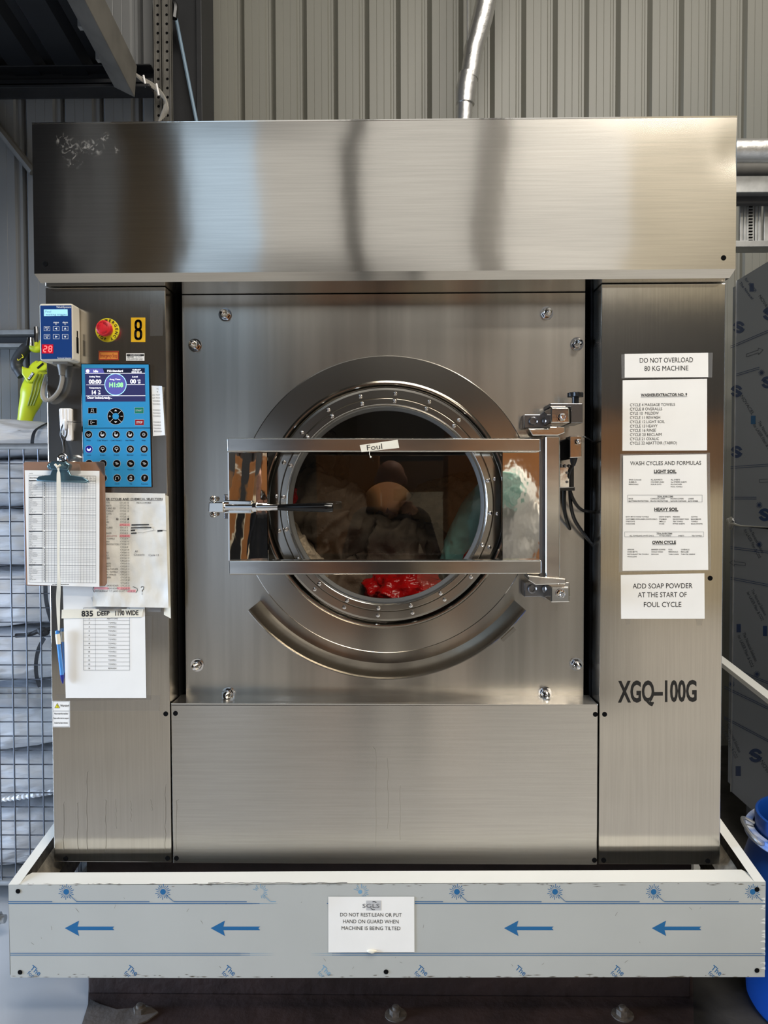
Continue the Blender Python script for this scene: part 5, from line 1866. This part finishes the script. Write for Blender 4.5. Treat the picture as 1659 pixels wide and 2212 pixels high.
bo.tube([c + Vector((-0.03, 0, 0)), c + Vector((-0.012, 0, 0))], 0.021, 6, smooth=False)
tag(bo.build('wheel_bolt', m_galv, loc=c), 'zinc bolt end showing just left of the guard', 'bolt')

# ================================================================== FILM-COVERED SIDE OF THE NEXT MACHINE
XN = 1.32
nb = thing('neighbour_panel', 'tall dark grey film-covered steel side panel at the right edge', 'panel', at_x(1575, 1690, XN))
mp = lambda x, y, lv: at_x(x, y, XN - 0.0005 * lv)


def npanel(name, y_top0, y_bot0, px, z_top=None, z_bot=None):
    yb_, yf_ = at_x(1590, 700, XN).y, -0.2
    mb = MB()
    mb.box(XN, XN + 0.02, yf_, yb_, z_bot, z_top, 0)
    mb.box(XN - 0.004, XN + 0.02, yb_ - 0.004, yb_ + 0.0, z_bot, z_top, 4)
    mb.box(XN + 0.03, XN + 0.06, yb_, yb_ + 0.10, z_bot, z_top, 0)
    n0 = len(mb.f)
    px.emit(mb, mp)
    mb.build(name, [m_film2, m_fblue2, m_fgrey2, m_fblue, m_galv], nb, merge=False)


zt_ = at_x(1592, 606, XN).z
zs_ = at_x(1590, 1133, XN).z
zb_ = at_x(1600, 1728, XN).z


def nlogo(p, x, y, r=13, txt=True, t=None):
    p.ring(x, y, r * 0.52, r, 1, 1, 20, 195, 340)
    p.ring(x, y, r * 0.52, r, 1, 1, 20, 15, 160)
    p.poly([(x - r * .75, y - r * .1), (x - r * .3, y - r * .5), (x + r * .75, y + r * .1), (x + r * .3, y + r * .5)], 1, 1)
    if txt:
        p.text('NOVACEL', x + r * .6, y + r * 0.9, r * 0.55, 'l', rot=58, m=2, lv=1)


def burst(p, x, y, r=7):
    p.circ(x, y, r * .4, 1, 1, 10)
    for j in range(12):
        a = math.radians(j * 30)
        p.line(x + r * .3 * math.cos(a), y + r * .3 * math.sin(a), x + r * math.cos(a), y + r * math.sin(a), 1.0, 1, 1)


def laser(p, x, y, h=6.5, rot=58):
    p.text('The Novacel Solution', x, y, h, 'l', rot=rot, wf=0.75, m=2)
    p.text('for LASER Fiber & CO2', x - h * 1.5, y + h * .8, h, 'l', rot=rot, wf=0.75, m=2)


def dbl(p, x0, y0, x1, y1):
    p.line(x0, y0, x1, y1, 1.1, 1)
    p.line(x0, y0 + 4, x1, y1 + 4, 1.1, 1)


def arrow(p, x, y, L=34, sl=-0.4, rev=1):
    A = lambda u, v: (x + rev * u, y + rev * u * sl + v)
    p.path([A(0, -3), A(L - 10, -3), A(L - 10, -7), A(L, 0), A(L - 10, 7), A(L - 10, 3), A(0, 3), A(0, -3)], 0.9, 2)


p = PX()
p.text('The Novacel', 1596, 612, 6, 'l', rot=52, m=1)
p.text('for LASER', 1608, 603, 6, 'l', rot=52, m=1)
p.rect(1619, 612, 1628, 630, 1)
nlogo(p, 1661, 678, 14, False)
p.text('NOVACEL', 1638, 640, 7, 'l', rot=58, m=2)
nlogo(p, 1596, 707, 13, False)
dbl(p, 1578, 748, 1700, 696)
arrow(p, 1612, 768, 36, -0.35)
dbl(p, 1590, 808, 1640, 793)
burst(p, 1645, 805)
nlogo(p, 1657, 826, 13, False)
nlogo(p, 1591, 845, 13)
laser(p, 1636, 912, 7)
p.rect(1622, 898, 1632, 916, 3)
nlogo(p, 1591, 976, 13, False)
dbl(p, 1578, 1008, 1700, 1000)
arrow(p, 1640, 1039, 36, -0.05)
dbl(p, 1580, 1074, 1634, 1074)
burst(p, 1640, 1091)
nlogo(p, 1652, 1112, 14, False)
npanel('upper_sheet', 0, 0, p, zt_, zs_)
p = PX()
laser(p, 1616, 1140, 6.5, 62)
burst(p, 1640, 1176)
dbl(p, 1578, 1181, 1700, 1196)
arrow(p, 1610, 1219, 34, 0.12, -1)
dbl(p, 1578, 1247, 1700, 1270)
laser(p, 1622, 1275, 6.5, 62)
p.rect(1648, 1352, 1657, 1374, 1)
p.rect(1591, 1348, 1600, 1366, 1)
laser(p, 1603, 1368, 7, 66)
burst(p, 1635, 1456)
dbl(p, 1578, 1440, 1700, 1490)
burst(p, 1580, 1478)
dbl(p, 1564, 1482, 1700, 1548)
dbl(p, 1564, 1548, 1700, 1620)
laser(p, 1568, 1565, 7, 66)
p.rect(1589, 1655, 1600, 1676, 1)
nlogo(p, 1632, 1632, 15)
npanel('lower_sheet', 0, 0, p, zs_ - 0.006, zb_)
MB().box(XN + 0.06, XN + 1.6, -0.2, at_x(1590, 700, XN).y, FLOOR, zt_ - 0.02).build('cabinet_body', m_film2, nb)
mb = MB()
c = at_x(1578, 1130, XN - 0.01)
mb.blob(c, (0.006, 0.03, 0.022), 14, amp=0.008, fr=60, seed=4)
c2 = at_x(1600, 1136, XN - 0.01)
mb.tube([c, c2, at_x(1660, 1139, XN - 0.004)], [0.006, 0.004, 0.0015], 8)
mb.build('torn_foil', m_foil, nb)
# white rail of the guard of the next machine
a, b = at_x(1490, 1378, 1.02), at_x(1760, 1589, 1.02)
mb = MB()
d = (b - a)
mb.add([a + Vector((0, 0, 0.0)), b, b + Vector((0.03, 0, 0)), a + Vector((0.03, 0, 0)),
        a + Vector((0, 0, -0.014)), b + Vector((0, 0, -0.014)), b + Vector((0.03, 0, -0.014)), a + Vector((0.03, 0, -0.014))],
       [(0, 1, 2, 3), (4, 7, 6, 5), (0, 4, 5, 1), (3, 2, 6, 7), (0, 3, 7, 4), (1, 5, 6, 2)])
for q in (a.lerp(b, 0.04), a.lerp(b, 0.93)):
    mb.box(q.x + 0.004, q.x + 0.026, q.y - 0.011, q.y + 0.011, FLOOR, q.z - 0.004)
tag(mb.build('white_rail', m_filmt, loc=a), 'thin white sloping rail in front of the dark film-covered panel', 'rail')

# ================================================================== BLUE BARREL
BC = Vector((1.112, 0.06, FLOOR))
zrim = at(1640, 1768, 0.06).z
bl = thing('blue_barrel', 'open blue plastic barrel with a powder-dusted rim at the right edge', 'barrel', BC)
H = zrim
mb = MB()
mb.lathe([(0.0001, FLOOR + 0.004), (0.178, FLOOR + 0.002), (0.188, FLOOR + 0.02), (0.192, FLOOR + 0.10), (0.200, FLOOR + 0.22), (0.204, FLOOR + 0.34), (0.198, H - 0.13), (0.186, H - 0.09), (0.178, H - 0.075), (0.172, H - 0.05),
          (0.170, H - 0.04), (0.172, H - 0.01), (0.170, H), (0.164, H + 0.001), (0.161, H - 0.005), (0.161, H - 0.06), (0.185, H - 0.13), (0.190, FLOOR + 0.3), (0.180, FLOOR + 0.02), (0.0001, FLOOR + 0.015)], BC, 'Z', 64)
mb.build('body', m_barrel, bl)
mb = MB()
mb.lathe([(0.176, H - 0.040), (0.193, H - 0.038), (0.197, H - 0.044), (0.197, H - 0.056), (0.190, H - 0.062), (0.180, H - 0.058)], BC, 'Z', 64)
mb.build('rim_flange', m_barrelw, bl)
mb = MB()
a = math.radians(168)
cen = BC + Vector((0, 0, H - 0.028 - BC.z))
d1_ = Vector((math.cos(a), math.sin(a), 0))
d2_ = Vector((math.cos(a + 0.45), math.sin(a + 0.45), 0))
q0 = cen + d1_ * 0.176
q3 = cen + d2_ * 0.18
mb.tube(spline([q0, cen + d1_ * 0.205 + Vector((0, 0, 0.012)), cen + (d1_ + d2_).normalized() * 0.214 + Vector((0, 0, 0.008)), cen + d2_ * 0.208 - Vector((0, 0, 0.012)), q3 - Vector((0, 0, 0.02))], 6), 0.0042, 8)
mb.build('handle', m_galv, bl)

# ================================================================== CAGE TROLLEY WITH BAGS OF LINEN
YC = 0.52
xcR = at(150, 1100, YC).x
xcL = xcR - 0.86
zct = at(60, 965, YC).z
zcb = at(10, 1905, YC).z
YCB2 = YC + 0.66
cg = thing('cage_trolley', 'wire mesh cage trolley full of white bags left of the machine', 'cage trolley', ((xcL + xcR) / 2, YC, FLOOR))
for x in (xcL, xcR):
    for y in (YC, YCB2):
        MB().tube([(x, y, FLOOR + 0.10), (x, y, zct)], 0.013, 10).build('post', m_galv, cg)
rails = [((xcL, YC, zct), (xcR, YC, zct)), ((xcL, YC, zcb), (xcR, YC, zcb)), ((xcL, YCB2, zct), (xcR, YCB2, zct))]
for x in (xcL, xcR):
    rails += [((x, YC, zct), (x, YCB2, zct)), ((x, YC, zcb), (x, YCB2, zcb))]
for a, b in rails:
    MB().tube([a, b], 0.0108, 10).build('frame_rail', m_galv, cg)
mb = MB()
pv = 31.8 * (YC + 1.906) / F
x = at(23, 1100, YC).x - 16 * pv
while x < xcR:
    if x > xcL:
        mb.tube([(x, YC - 0.004, zcb), (x, YC - 0.004, zct)], 0.0024, 6)
    x += pv
z = at(10, 1002, YC).z
while z > zcb:
    mb.tube([(xcL, YC, z), (xcR, YC, z)], 0.0020, 6)
    z -= 31.4 * (YC + 1.906) / F
mb.build('front_mesh', m_wire, cg)
mb = MB()
y = YC + 0.05
while y < YCB2:
    mb.tube([(xcR, y, zcb), (xcR, y, zct)], 0.0019, 5)
    y += 0.09
z = zct - 0.05
while z > zcb:
    mb.tube([(xcR, YC, z), (xcR, YCB2, z)], 0.0017, 5)
    z -= 0.09
mb.build('side_mesh', m_wire, cg)
MB().box(xcL, xcR, YC + 0.01, YC + 0.03, at(10, 1511, YC).z, at(10, 1489, YC).z).build('shelf_bar', m_galv, cg, bevel=0.002)
MB().box(xcL, xcR, YC + 0.02, YCB2 - 0.02, zcb - 0.012, zcb + 0.008).build('base_tray', m_galv, cg, bevel=0.002)
for x in (xcL + 0.04, xcR - 0.04):
    for y in (YC + 0.04, YCB2 - 0.04):
        mb = MB()
        mb.lathe([(0.0001, x - 0.014), (0.045, x - 0.014), (0.05, x - 0.008), (0.05, x + 0.008), (0.045, x + 0.014), (0.0001, x + 0.014)], (0, y, FLOOR + 0.05), 'X', 24)
        mb.box(x - 0.02, x + 0.02, y - 0.02, y + 0.02, FLOOR + 0.085, FLOOR + 0.125)
        mb.build('castor', m_black, cg)
# the bags
bag_rows = [(898, 985, 'topmost white linen bag bulging above the cage rail', 0), (985, 1098, 'white linen bag just under the cage top rail', 1),
            (1098, 1232, 'white linen bag behind the clipboard in the cage', 1), (1232, 1368, 'white linen bag above the black knotted strap in the cage', 0),
            (1368, 1490, 'white linen bag beside the curved black strap above the shelf bar', 0), (1512, 1640, 'white linen bag just under the cage shelf bar', 1),
            (1640, 1752, 'white linen bag with a twisted neck low in the cage', 1), (1752, 1893, 'lowest white linen bag on the cage base', 1)]
for k, (ya, yb, lab, wv) in enumerate(bag_rows):
    za, zb2 = at(60, ya, YC + 0.05).z, at(60, yb, YC + 0.05).z
    cx_ = (xcL + xcR) / 2
    hz = (za - zb2) / 2 * (0.96 if k else 1.05)
    top = k == 0
    mb = MB()
    mb.blob((cx_, (YC + YCB2) / 2 + 0.005, (za + zb2) / 2), ((xcR - xcL) / 2 - 0.035, (YCB2 - YC) / 2 - 0.035, hz), 60, 3.4 if not top else 2.6, 0, 0.010, 7.0, k + 1, (0.8, 1, 2.6), 0.8)
    o = mb.build('linen_bag', m_bags if wv else m_bag, loc=(cx_, (YC + YCB2) / 2, zb2), sharp_deg=180)
    tag(o, lab, 'bag', 'white linen bags stacked in the cage trolley')
    if k == 0:
        s_ = MB()
        s_.ribbon(spline([at(70, 966, YC + 0.03), at(70, 950, YC + 0.03), at(75, 932, YC + 0.05), at(88, 921, YC + 0.10), at(112, 909, YC + 0.2)], 5), 0.011, (1, 0, 0.2), 0, 0.002)
        s_.build('strap', m_strap, o)
    if k == 3:
        s_ = MB()
        s_.ribbon(spline([at(98, 1262, YC + 0.012), at(99, 1290, YC + 0.010), at(104, 1318, YC + 0.010), at(112, 1345, YC + 0.012)], 5), 0.013, (1, 0, 0.2), 0, 0.002)
        s_.build('strap', m_strap, o)
    if k == 4:
        s_ = MB()
        s_.tube(spline([at(34, 1373, YC + 0.006), at(62, 1371, YC + 0.006), at(85, 1363, YC + 0.006), at(118, 1357, YC + 0.012)], 5), 0.007, 8)
        s_.blob(at(93, 1364, YC + 0.008), (0.022, 0.012, 0.014), 10, amp=0.004, fr=60)
        s_.ribbon(spline([at(96, 1378, YC + 0.008), at(84, 1400, YC + 0.006), at(78, 1430, YC + 0.006), at(79, 1460, YC + 0.006), at(86, 1484, YC + 0.008)], 5), 0.012, (1, 0, 0.2), 0, 0.002)
        s_.build('strap', m_strap, o)
    if k == 6:
        s_ = MB()
        s_.tube(spline([at(-10, 1728, YC + 0.02), at(30, 1724, YC + 0.01), at(70, 1718, YC + 0.01), at(118, 1710, YC + 0.02)], 12), [0.0075 + 0.0022 * math.sin(j * 2.1) for j in range(37)], 10)
        s_.build('twisted_neck', m_bag, o)

# ================================================================== WALL RAIL AND LEAF BLOWER
YW = YL - 0.03
mb = MB()
a, b, c = at(-60, 713, YW - 0.05), at(82, 723, YW - 0.05), at(82, 750, YW - 0.05)
mb.box(-3.0, b.x, YW - 0.06, YW + 0.0, b.z, a.z)
mb.box(-3.0, b.x, YW - 0.06, YW + 0.0, c.z, at(0, 742, YW - 0.05).z)
mb.box(-3.0, b.x, YW - 0.012, YW, c.z, b.z, 1)
tag(mb.build('wall_rail', [m_galv, m_beam], loc=c, bevel=0.003), 'galvanised channel rail on the ribbed wall left of the machine', 'rail')
YLB = 1.12
bw = thing('leaf_blower', 'lime green and charcoal leaf blower hanging behind the white bags', 'leaf blower', at(70, 905, YLB))
mb = MB()
mb.tube(spline([at(96, 795, YLB), at(80, 812, YLB), at(72, 832, YLB), at(68, 860, YLB), at(58, 890, YLB), at(50, 925, YLB)], 6), [0.040 + 0.004 * math.sin(i * .5) for i in range(18)] + [0.042, 0.041, 0.040, 0.038, 0.036, 0.034, 0.032, 0.030, 0.029, 0.028, 0.028, 0.028, 0.028], 20)
mb.build('blower_tube', m_lime, bw)
for dx in (-6, 1, 8):
    mb = MB()
    mb.tube(spline([at(88 + dx, 808, YLB - 0.042), at(80 + dx, 826, YLB - 0.045), at(76 + dx, 846, YLB - 0.045), at(66 + dx * .8, 876, YLB - 0.038)], 6), 0.0035, 8)
    mb.build('tube_groove', m_limed, bw)
mb = MB()
mb.slab([at(x, y, YLB - 0.045) for x, y in ((46, 790), (52, 795), (64, 795), (86, 778), (104, 790), (98, 800), (84, 802), (70, 826), (58, 826), (46, 808))], YLB + 0.03)
mb.build('motor_housing', m_lime, bw, bevel=0.008, seg=3)
mb = MB()
mb.slab([at(x, y, YLB - 0.047) for x, y in ((79, 794), (92, 783), (95, 786), (82, 797))], YLB - 0.02)
mb.build('vent_slot', m_black, bw)
mb = MB()
mb.tube(spline([at(48, 812, YLB), at(38, 795, YLB), at(36, 782, YLB), at(44, 766, YLB), at(56, 752, YLB), at(66, 744, YLB)], 5), [0.020] * 5 + [0.023] * 6 + [0.022] * 10 + [0.020] * 5, 14)
mb.build('handle_grip', m_char, bw)
mb = MB()
mb.tube(spline([at(66, 746, YLB), at(74, 752, YLB), at(84, 752, YLB), at(92, 744, YLB)], 5), 0.017, 12)
mb.tube(spline([at(76, 744, YLB), at(84, 748, YLB), at(92, 738, YLB)], 5), 0.012, 10)
mb.build('battery_collar', m_lime, bw)
px = PX()
px.poly([(59, 818), (70, 803.5), (74.5, 807.5), (63.5, 822.5)], 0, 1)
px.text('RYOBI', 63.4, 819.6, 4.4, 'l', rot=-54, width=15.5, bold=0.03, m=1, lv=2)
px.emit(MB(), flat(YLB - 0.047)).build('name_badge', [m_black, m_wprint], bw)
p = PX()
p.path([(47, 765), (50.5, 771.5), (46, 773.5)], 1.4, 0, 1)
p.path([(45, 775), (43, 776)], 1.4, 0, 1)
p.path([(42, 777), (38.5, 778.5), (37.5, 775)], 1.4, 0, 1)
p.emit(MB(), flat(YLB - 0.028)).build('grip_mark', m_yellow, bw)
mb = MB()
mb.tube(spline([at(79, 706, YLB + 0.02), at(80, 722, YLB + 0.02), at(79, 742, YLB + 0.02)], 5), 0.008, 10)
mb.box(*(lambda a_, b_: (a_.x, b_.x, YLB + 0.015, YW - 0.05, a_.z, b_.z))(at(75, 740, YLB + 0.02), at(83, 706, YLB + 0.02)))
mb.tube([at(66, 730, YLB - 0.03), at(66, 748, YLB - 0.03)], [0.012, 0.017], 12)
tag(mb.build('wall_hook', m_chrome, loc=at(80, 742, YLB)), 'chrome wall hook carrying the leaf blower', 'hook')

# ================================================================== LAUNDRY INSIDE THE DRUM
m_lin1 = mat('grey_brown_cloth', rgb(104, 93, 82), 0.9, noise_amt=0.3, noise_scale=(20, 20, 20), bump=0.01, bump_scale=(22, 22, 22))
m_lin2 = mat('beige_cloth', rgb(138, 120, 96), 0.9, noise_amt=0.25, noise_scale=(30, 30, 30), bump=0.008, bump_scale=(30, 30, 30))
m_lin3 = mat('waffle_cloth', rgb(196, 180, 158), 0.9, noise_amt=0.35, noise_scale=(110, 110, 110), bump=0.006, bump_scale=(90, 90, 90))
m_teal = mat('teal_sheet', rgb(120, 185, 180), 0.8, noise_amt=0.15, noise_scale=(12, 12, 12), bump=0.006, bump_scale=(10, 10, 10))
m_redbag = mat('red_bag_plastic', rgb(190, 16, 18), 0.22, noise_amt=0.35, noise_scale=(18, 18, 18), bump=0.012, bump_scale=(22, 22, 22))


def heap(name, px_, py_, Y, rad, m, lab, cat, seed, amp=0.035, fr=6.0, rot=0.0, group='laundry behind the door glass'):
    c = at(px_, py_, Y)
    mb = MB()
    mb.blob((0, 0, 0), rad, 72, 2.2, 0, amp, fr, seed, (1, 1, 1), 0.55 if 'cloth' in name or 'towel' in name else 0.3)
    if rot:
        R_ = Matrix.Rotation(math.radians(rot), 3, 'Y')
        mb.v = [R_ @ v for v in mb.v]
    mb.v = [v + c for v in mb.v]
    o = mb.build(name, m, loc=c - Vector((0, 0, rad[2])), sharp_deg=180)
    return tag(o, lab, cat, group)


heap('crumpled_cloth', 700, 1140, 0.36, (0.11, 0.12, 0.15), m_lin1, 'grey-brown crumpled cloth behind the left of the door glass', 'cloth', 3)
heap('crumpled_cloth', 850, 1195, 0.42, (0.17, 0.13, 0.10), m_lin1, 'grey-brown crumpled cloth above the red plastic bag', 'cloth', 8)
heap('crumpled_cloth', 678, 1040, 0.50, (0.11, 0.10, 0.14), m_lin1, 'upper grey cloth heap at the left of the drum', 'cloth', 15)
heap('beige_towel', 1010, 1130, 0.50, (0.18, 0.12, 0.15), m_lin2, 'beige towel heaped behind the teal sheet', 'towel', 11, 0.03)
heap('waffle_towel', 640, 1205, 0.26, (0.055, 0.07, 0.15), m_lin3, 'pale waffle towel against the lower left of the glass', 'towel', 5, 0.012, 9, rot=-28)
heap('teal_sheet', 1020, 1150, 0.26, (0.055, 0.07, 0.16), m_teal, 'teal sheet pressed against the right of the glass', 'sheet', 6, 0.014, 7, rot=26)
heap('red_bag', 875, 1278, 0.22, (0.115, 0.09, 0.05), m_redbag, 'large shiny red plastic bag at the bottom of the drum window', 'bag', 9, 0.022, 14)
heap('red_cloth', 634, 1073, 0.30, (0.025, 0.03, 0.035), m_redbag, 'small red cloth showing at the left of the glass', 'cloth', 12, 0.008, 20)
heap('red_cloth', 1020, 1208, 0.21, (0.03, 0.03, 0.035), m_redbag, 'small red cloth under the teal sheet', 'cloth', 13, 0.006, 20)
heap('grey_cloth', 740, 1300, 0.32, (0.12, 0.12, 0.10), m_lin1, 'grey cloth left of the red plastic bag', 'cloth', 21)

# ================================================================== THINGS BEHIND THE PHOTOGRAPHER, SEEN IN THE STEEL
m_white_linen = mat('white_linen', rgb(232, 228, 220), 0.85, bump=0.01, bump_scale=(10, 10, 10))
m_check = mat('green_check_cloth', rgb(200, 225, 212), 0.85, col2=rgb(140, 190, 172), noise_scale=(30, 30, 30))
lt = thing('linen_trolley', 'trolley reflected in the right door plate', 'trolley', (0.95, -3.4, FLOOR))
mb = MB()
mb.box(0.55, 1.45, -3.75, -3.05, FLOOR + 0.12, FLOOR + 0.75)
mb.build('trolley_tub', m_gbox, lt, bevel=0.03)
for x in (0.62, 1.38):
    for y in (-3.68, -3.12):
        MB().tube([(x - 0.015, y, FLOOR + 0.05), (x + 0.015, y, FLOOR + 0.05)], 0.05, 16).build('castor', m_black, lt)
for (c, r, m, lab, sd) in (((0.80, -3.35, 1.02), (0.22, 0.24, 0.36), m_white_linen, 'white linen heap reflected in the right door plate, nearest its left edge', 31),
                           ((1.26, -3.40, 1.02), (0.19, 0.28, 0.36), m_white_linen, 'white linen heap reflected in the right door plate and hinge post', 32),
                           ((0.74, -3.06, 1.27), (0.09, 0.05, 0.11), m_check, 'pale green checked cloth reflected in the right door plate', 33)):
    mb = MB()
    mb.blob(c, r, 36, 2.2, 0, 0.07, 3.4, sd)
    tag(mb.build('linen_heap', m, loc=(c[0], c[1], c[2] - r[2]), sharp_deg=180), lab, 'linen')
m_cardb = mat('brown_cardboard', rgb(170, 112, 62), 0.75, noise_amt=0.15, noise_scale=(4, 4, 4))
for (x0, x1, y, z1, lab) in ((-0.75, -0.15, -4.6, 1.75, 'brown carton reflected in the left door plate'), (0.55, 1.6, -5.0, 1.9, 'brown carton reflected above the linen in the right door plate')):
    mb = MB()
    mb.box(x0, x1, y - 0.6, y, FLOOR, z1)
    mb.box(x0 - 0.001, x1 + 0.001, y - 0.602, y + 0.002, z1 - 0.14, z1 - 0.10, 1)
    tag(mb.build('carton_stack', [m_cardb, m_tape], loc=((x0 + x1) / 2, y, FLOOR), bevel=0.01), lab, 'carton')
mb = MB()
mb.box(-4.2, -2.45, -4.9, -4.2, FLOOR, 5.4)
mb.box(-4.1, -2.55, -4.21, -4.19, 0.2, 2.0, 1)
struct(MB().box(-3.3, -2.50, YF, YF + 0.1, FLOOR, 6.0), 'trim_3', mat('dusty_beige_paint', rgb(150, 138, 120), 0.6))
tag(mb.build('dark_machine', [mat('slate_paint', rgb(66, 68, 74), 0.5), m_void], loc=(-3.4, -4.5, FLOOR), bevel=0.02), 'tall dark machine housing reflected in the left of the hood', 'machine')

# the photographer, reflected in the glass
m_skin = mat('skin', rgb(205, 150, 122), 0.55)
m_shirt = mat('dark_shirt', rgb(34, 36, 40), 0.85)
m_trous = mat('dark_trousers', rgb(30, 30, 34), 0.9)
m_shoe = mat('black_shoe', rgb(15, 15, 15), 0.5)


def body_mesh():
    prim = []                                                  # (a, b, ra, rb, material)
    Yp = -2.36

    def cap(a, b, ra, rb, m):
        prim.append((Vector(a), Vector(b), ra, rb, m))
    hx, hy, hzc = -0.02, -2.22, 1.32
    cap((hx, hy, hzc + 0.02), (hx, hy + 0.01, hzc - 0.045), 0.088, 0.066, 0)
    cap((hx, hy - 0.03, hzc + 0.035), (hx, hy + 0.02, hzc + 0.04), 0.088, 0.080, 0)
    cap((hx, hy + 0.03, hzc - 0.075), (hx, hy + 0.01, hzc - 0.06), 0.040, 0.050, 0)
    cap((hx, hy + 0.082, hzc + 0.01), (hx, hy + 0.098, hzc - 0.028), 0.012, 0.017, 0)
    for s in (-1, 1):
        cap((hx + s * 0.086, hy - 0.01, hzc + 0.015), (hx + s * 0.092, hy - 0.018, hzc - 0.02), 0.016, 0.013, 0)
        cap((hx + s * 0.018, hy + 0.078, hzc + 0.038), (hx + s * 0.045, hy + 0.070, hzc + 0.036), 0.012, 0.011, 0)
    cap((hx - 0.022, hy + 0.080, hzc - 0.055), (hx + 0.022, hy + 0.080, hzc - 0.055), 0.011, 0.011, 0)
    cap((hx, hy - 0.03, hzc - 0.07), (hx, Yp + 0.06, hzc - 0.19), 0.056, 0.062, 0)
    cap((hx - 0.16, Yp, hzc - 0.24), (hx + 0.16, Yp, hzc - 0.24), 0.075, 0.075, 1)
    cap((hx - 0.06, Yp, hzc - 0.30), (hx - 0.05, Yp - 0.08, hzc - 0.62), 0.125, 0.115, 1)
    cap((hx + 0.06, Yp, hzc - 0.30), (hx + 0.05, Yp - 0.08, hzc - 0.62), 0.125, 0.115, 1)
    hipz = hzc - 0.74
    cap((hx - 0.09, Yp - 0.12, hipz), (hx + 0.09, Yp - 0.12, hipz), 0.125, 0.125, 2)
    for s in (-1, 1):
        sh = (hx + s * 0.19, Yp, hzc - 0.25)
        el = (hx + s * 0.27, Yp + 0.05, hzc - 0.50)
        wr = (hx + 0.055 + s * 0.085, -2.03, hzc - 0.19)
        cap(sh, el, 0.062, 0.048, 1)
        cap(el, wr, 0.046, 0.030, 1)
        kn_ = (hx + s * 0.14, Yp + 0.14, FLOOR + 0.40)
        an = (hx + s * 0.15, Yp - 0.10, FLOOR + 0.09)
        cap((hx + s * 0.10, Yp - 0.12, hipz), kn_, 0.10, 0.068, 2)
        cap(kn_, an, 0.064, 0.044, 2)
        cap(an, (hx + s * 0.17, Yp + 0.10, FLOOR + 0.045), 0.046, 0.040, 3)
        # hand: palm beside the phone, fingers wrapping behind and in front
        pm = (hx + 0.055 + s * 0.060, -1.985, hzc - 0.165)
        cap(wr, pm, 0.028, 0.026, 0)
        for k in range(4):
            zk = hzc - 0.135 - 0.021 * k
            f0 = (pm[0] + s * 0.004, -1.975, zk)
            f1 = (hx + 0.055 + s * 0.050, -1.948, zk + 0.004)
            f2 = (hx + 0.055 + s * (0.028 + 0.004 * (k % 2)), -1.937, zk + 0.006)
            f3 = (hx + 0.055 + s * (0.008 + 0.005 * (k == 3)), -1.934, zk + 0.004)
            cap(f0, f1, 0.010, 0.009, 0)
            cap(f1, f2, 0.009, 0.0085, 0)
            cap(f2, f3, 0.0085, 0.0075, 0)
        cap(pm, (hx + 0.055 + s * 0.034, -1.992, hzc - 0.14), 0.013, 0.011, 0)
        cap((hx + 0.055 + s * 0.034, -1.992, hzc - 0.14), (hx + 0.055 + s * 0.016, -1.990, hzc - 0.12), 0.010, 0.009, 0)
    mb = MB()
    for a, b, ra, rb, m in prim:
        d = (b - a)
        L = d.length
        d = d.normalized()
        pts, rs = [], []
        for k in range(5):
            t = PI / 2 * k / 4
            pts.append(a - d * ra * math.cos(t))
            rs.append(max(0.0006, ra * math.sin(t)))
        for k in range(5):
            t = PI / 2 * k / 4
            pts.append(b + d * rb * math.sin(t))
            rs.append(max(0.0006, rb * math.cos(t)))
        mb.tube(pts, rs, 14)
    o = mb.build('person', [m_skin, m_shirt, m_trous, m_shoe], loc=(hx, Yp, FLOOR))
    rm = o.modifiers.new('remesh', 'REMESH')
    rm.mode = 'VOXEL'
    rm.voxel_size = 0.0055
    sm = o.modifiers.new('smooth', 'SMOOTH')
    sm.factor = 0.5
    sm.iterations = 3
    dg = bpy.context.evaluated_depsgraph_get()
    me = bpy.data.meshes.new_from_object(o.evaluated_get(dg))
    o.modifiers.clear()
    old = o.data
    o.data = me
    bpy.data.meshes.remove(old)
    me.materials.clear()
    for x in (m_skin, m_shirt, m_trous, m_shoe):
        me.materials.append(x)
    off = OFF[o.name]
    for f in me.polygons:
        c = f.center + off
        best, bm_ = 1e9, 0
        for a, b, ra, rb, m in prim:
            ab = b - a
            t = max(0, min(1, (c - a).dot(ab) / max(1e-9, ab.length_squared)))
            dd = (c - a - ab * t).length - (ra + (rb - ra) * t)
            if dd < best:
                best, bm_ = dd, m
        f.material_index = bm_
        f.use_smooth = True
    tag(o, 'bald person in dark clothes holding a phone, reflected in the door glass', 'person')
    return o


body_mesh()
ph = thing('phone', 'black phone held up by the person reflected in the glass', 'phone', (0.035, -1.96, 1.115))
MB().box(-0.002, 0.072, -1.978, -1.968, 1.115, 1.265).build('phone_body', m_gblack, ph, bevel=0.004)
mb = MB()
for x, z in ((0.012, 1.25), (0.012, 1.225), (0.032, 1.238)):
    mb.lathe([(0.0001, -1.9665), (0.007, -1.9665), (0.008, -1.968)], (x, 0, z), 'Y', 16)
mb.build('camera_lens', m_chrome, ph)
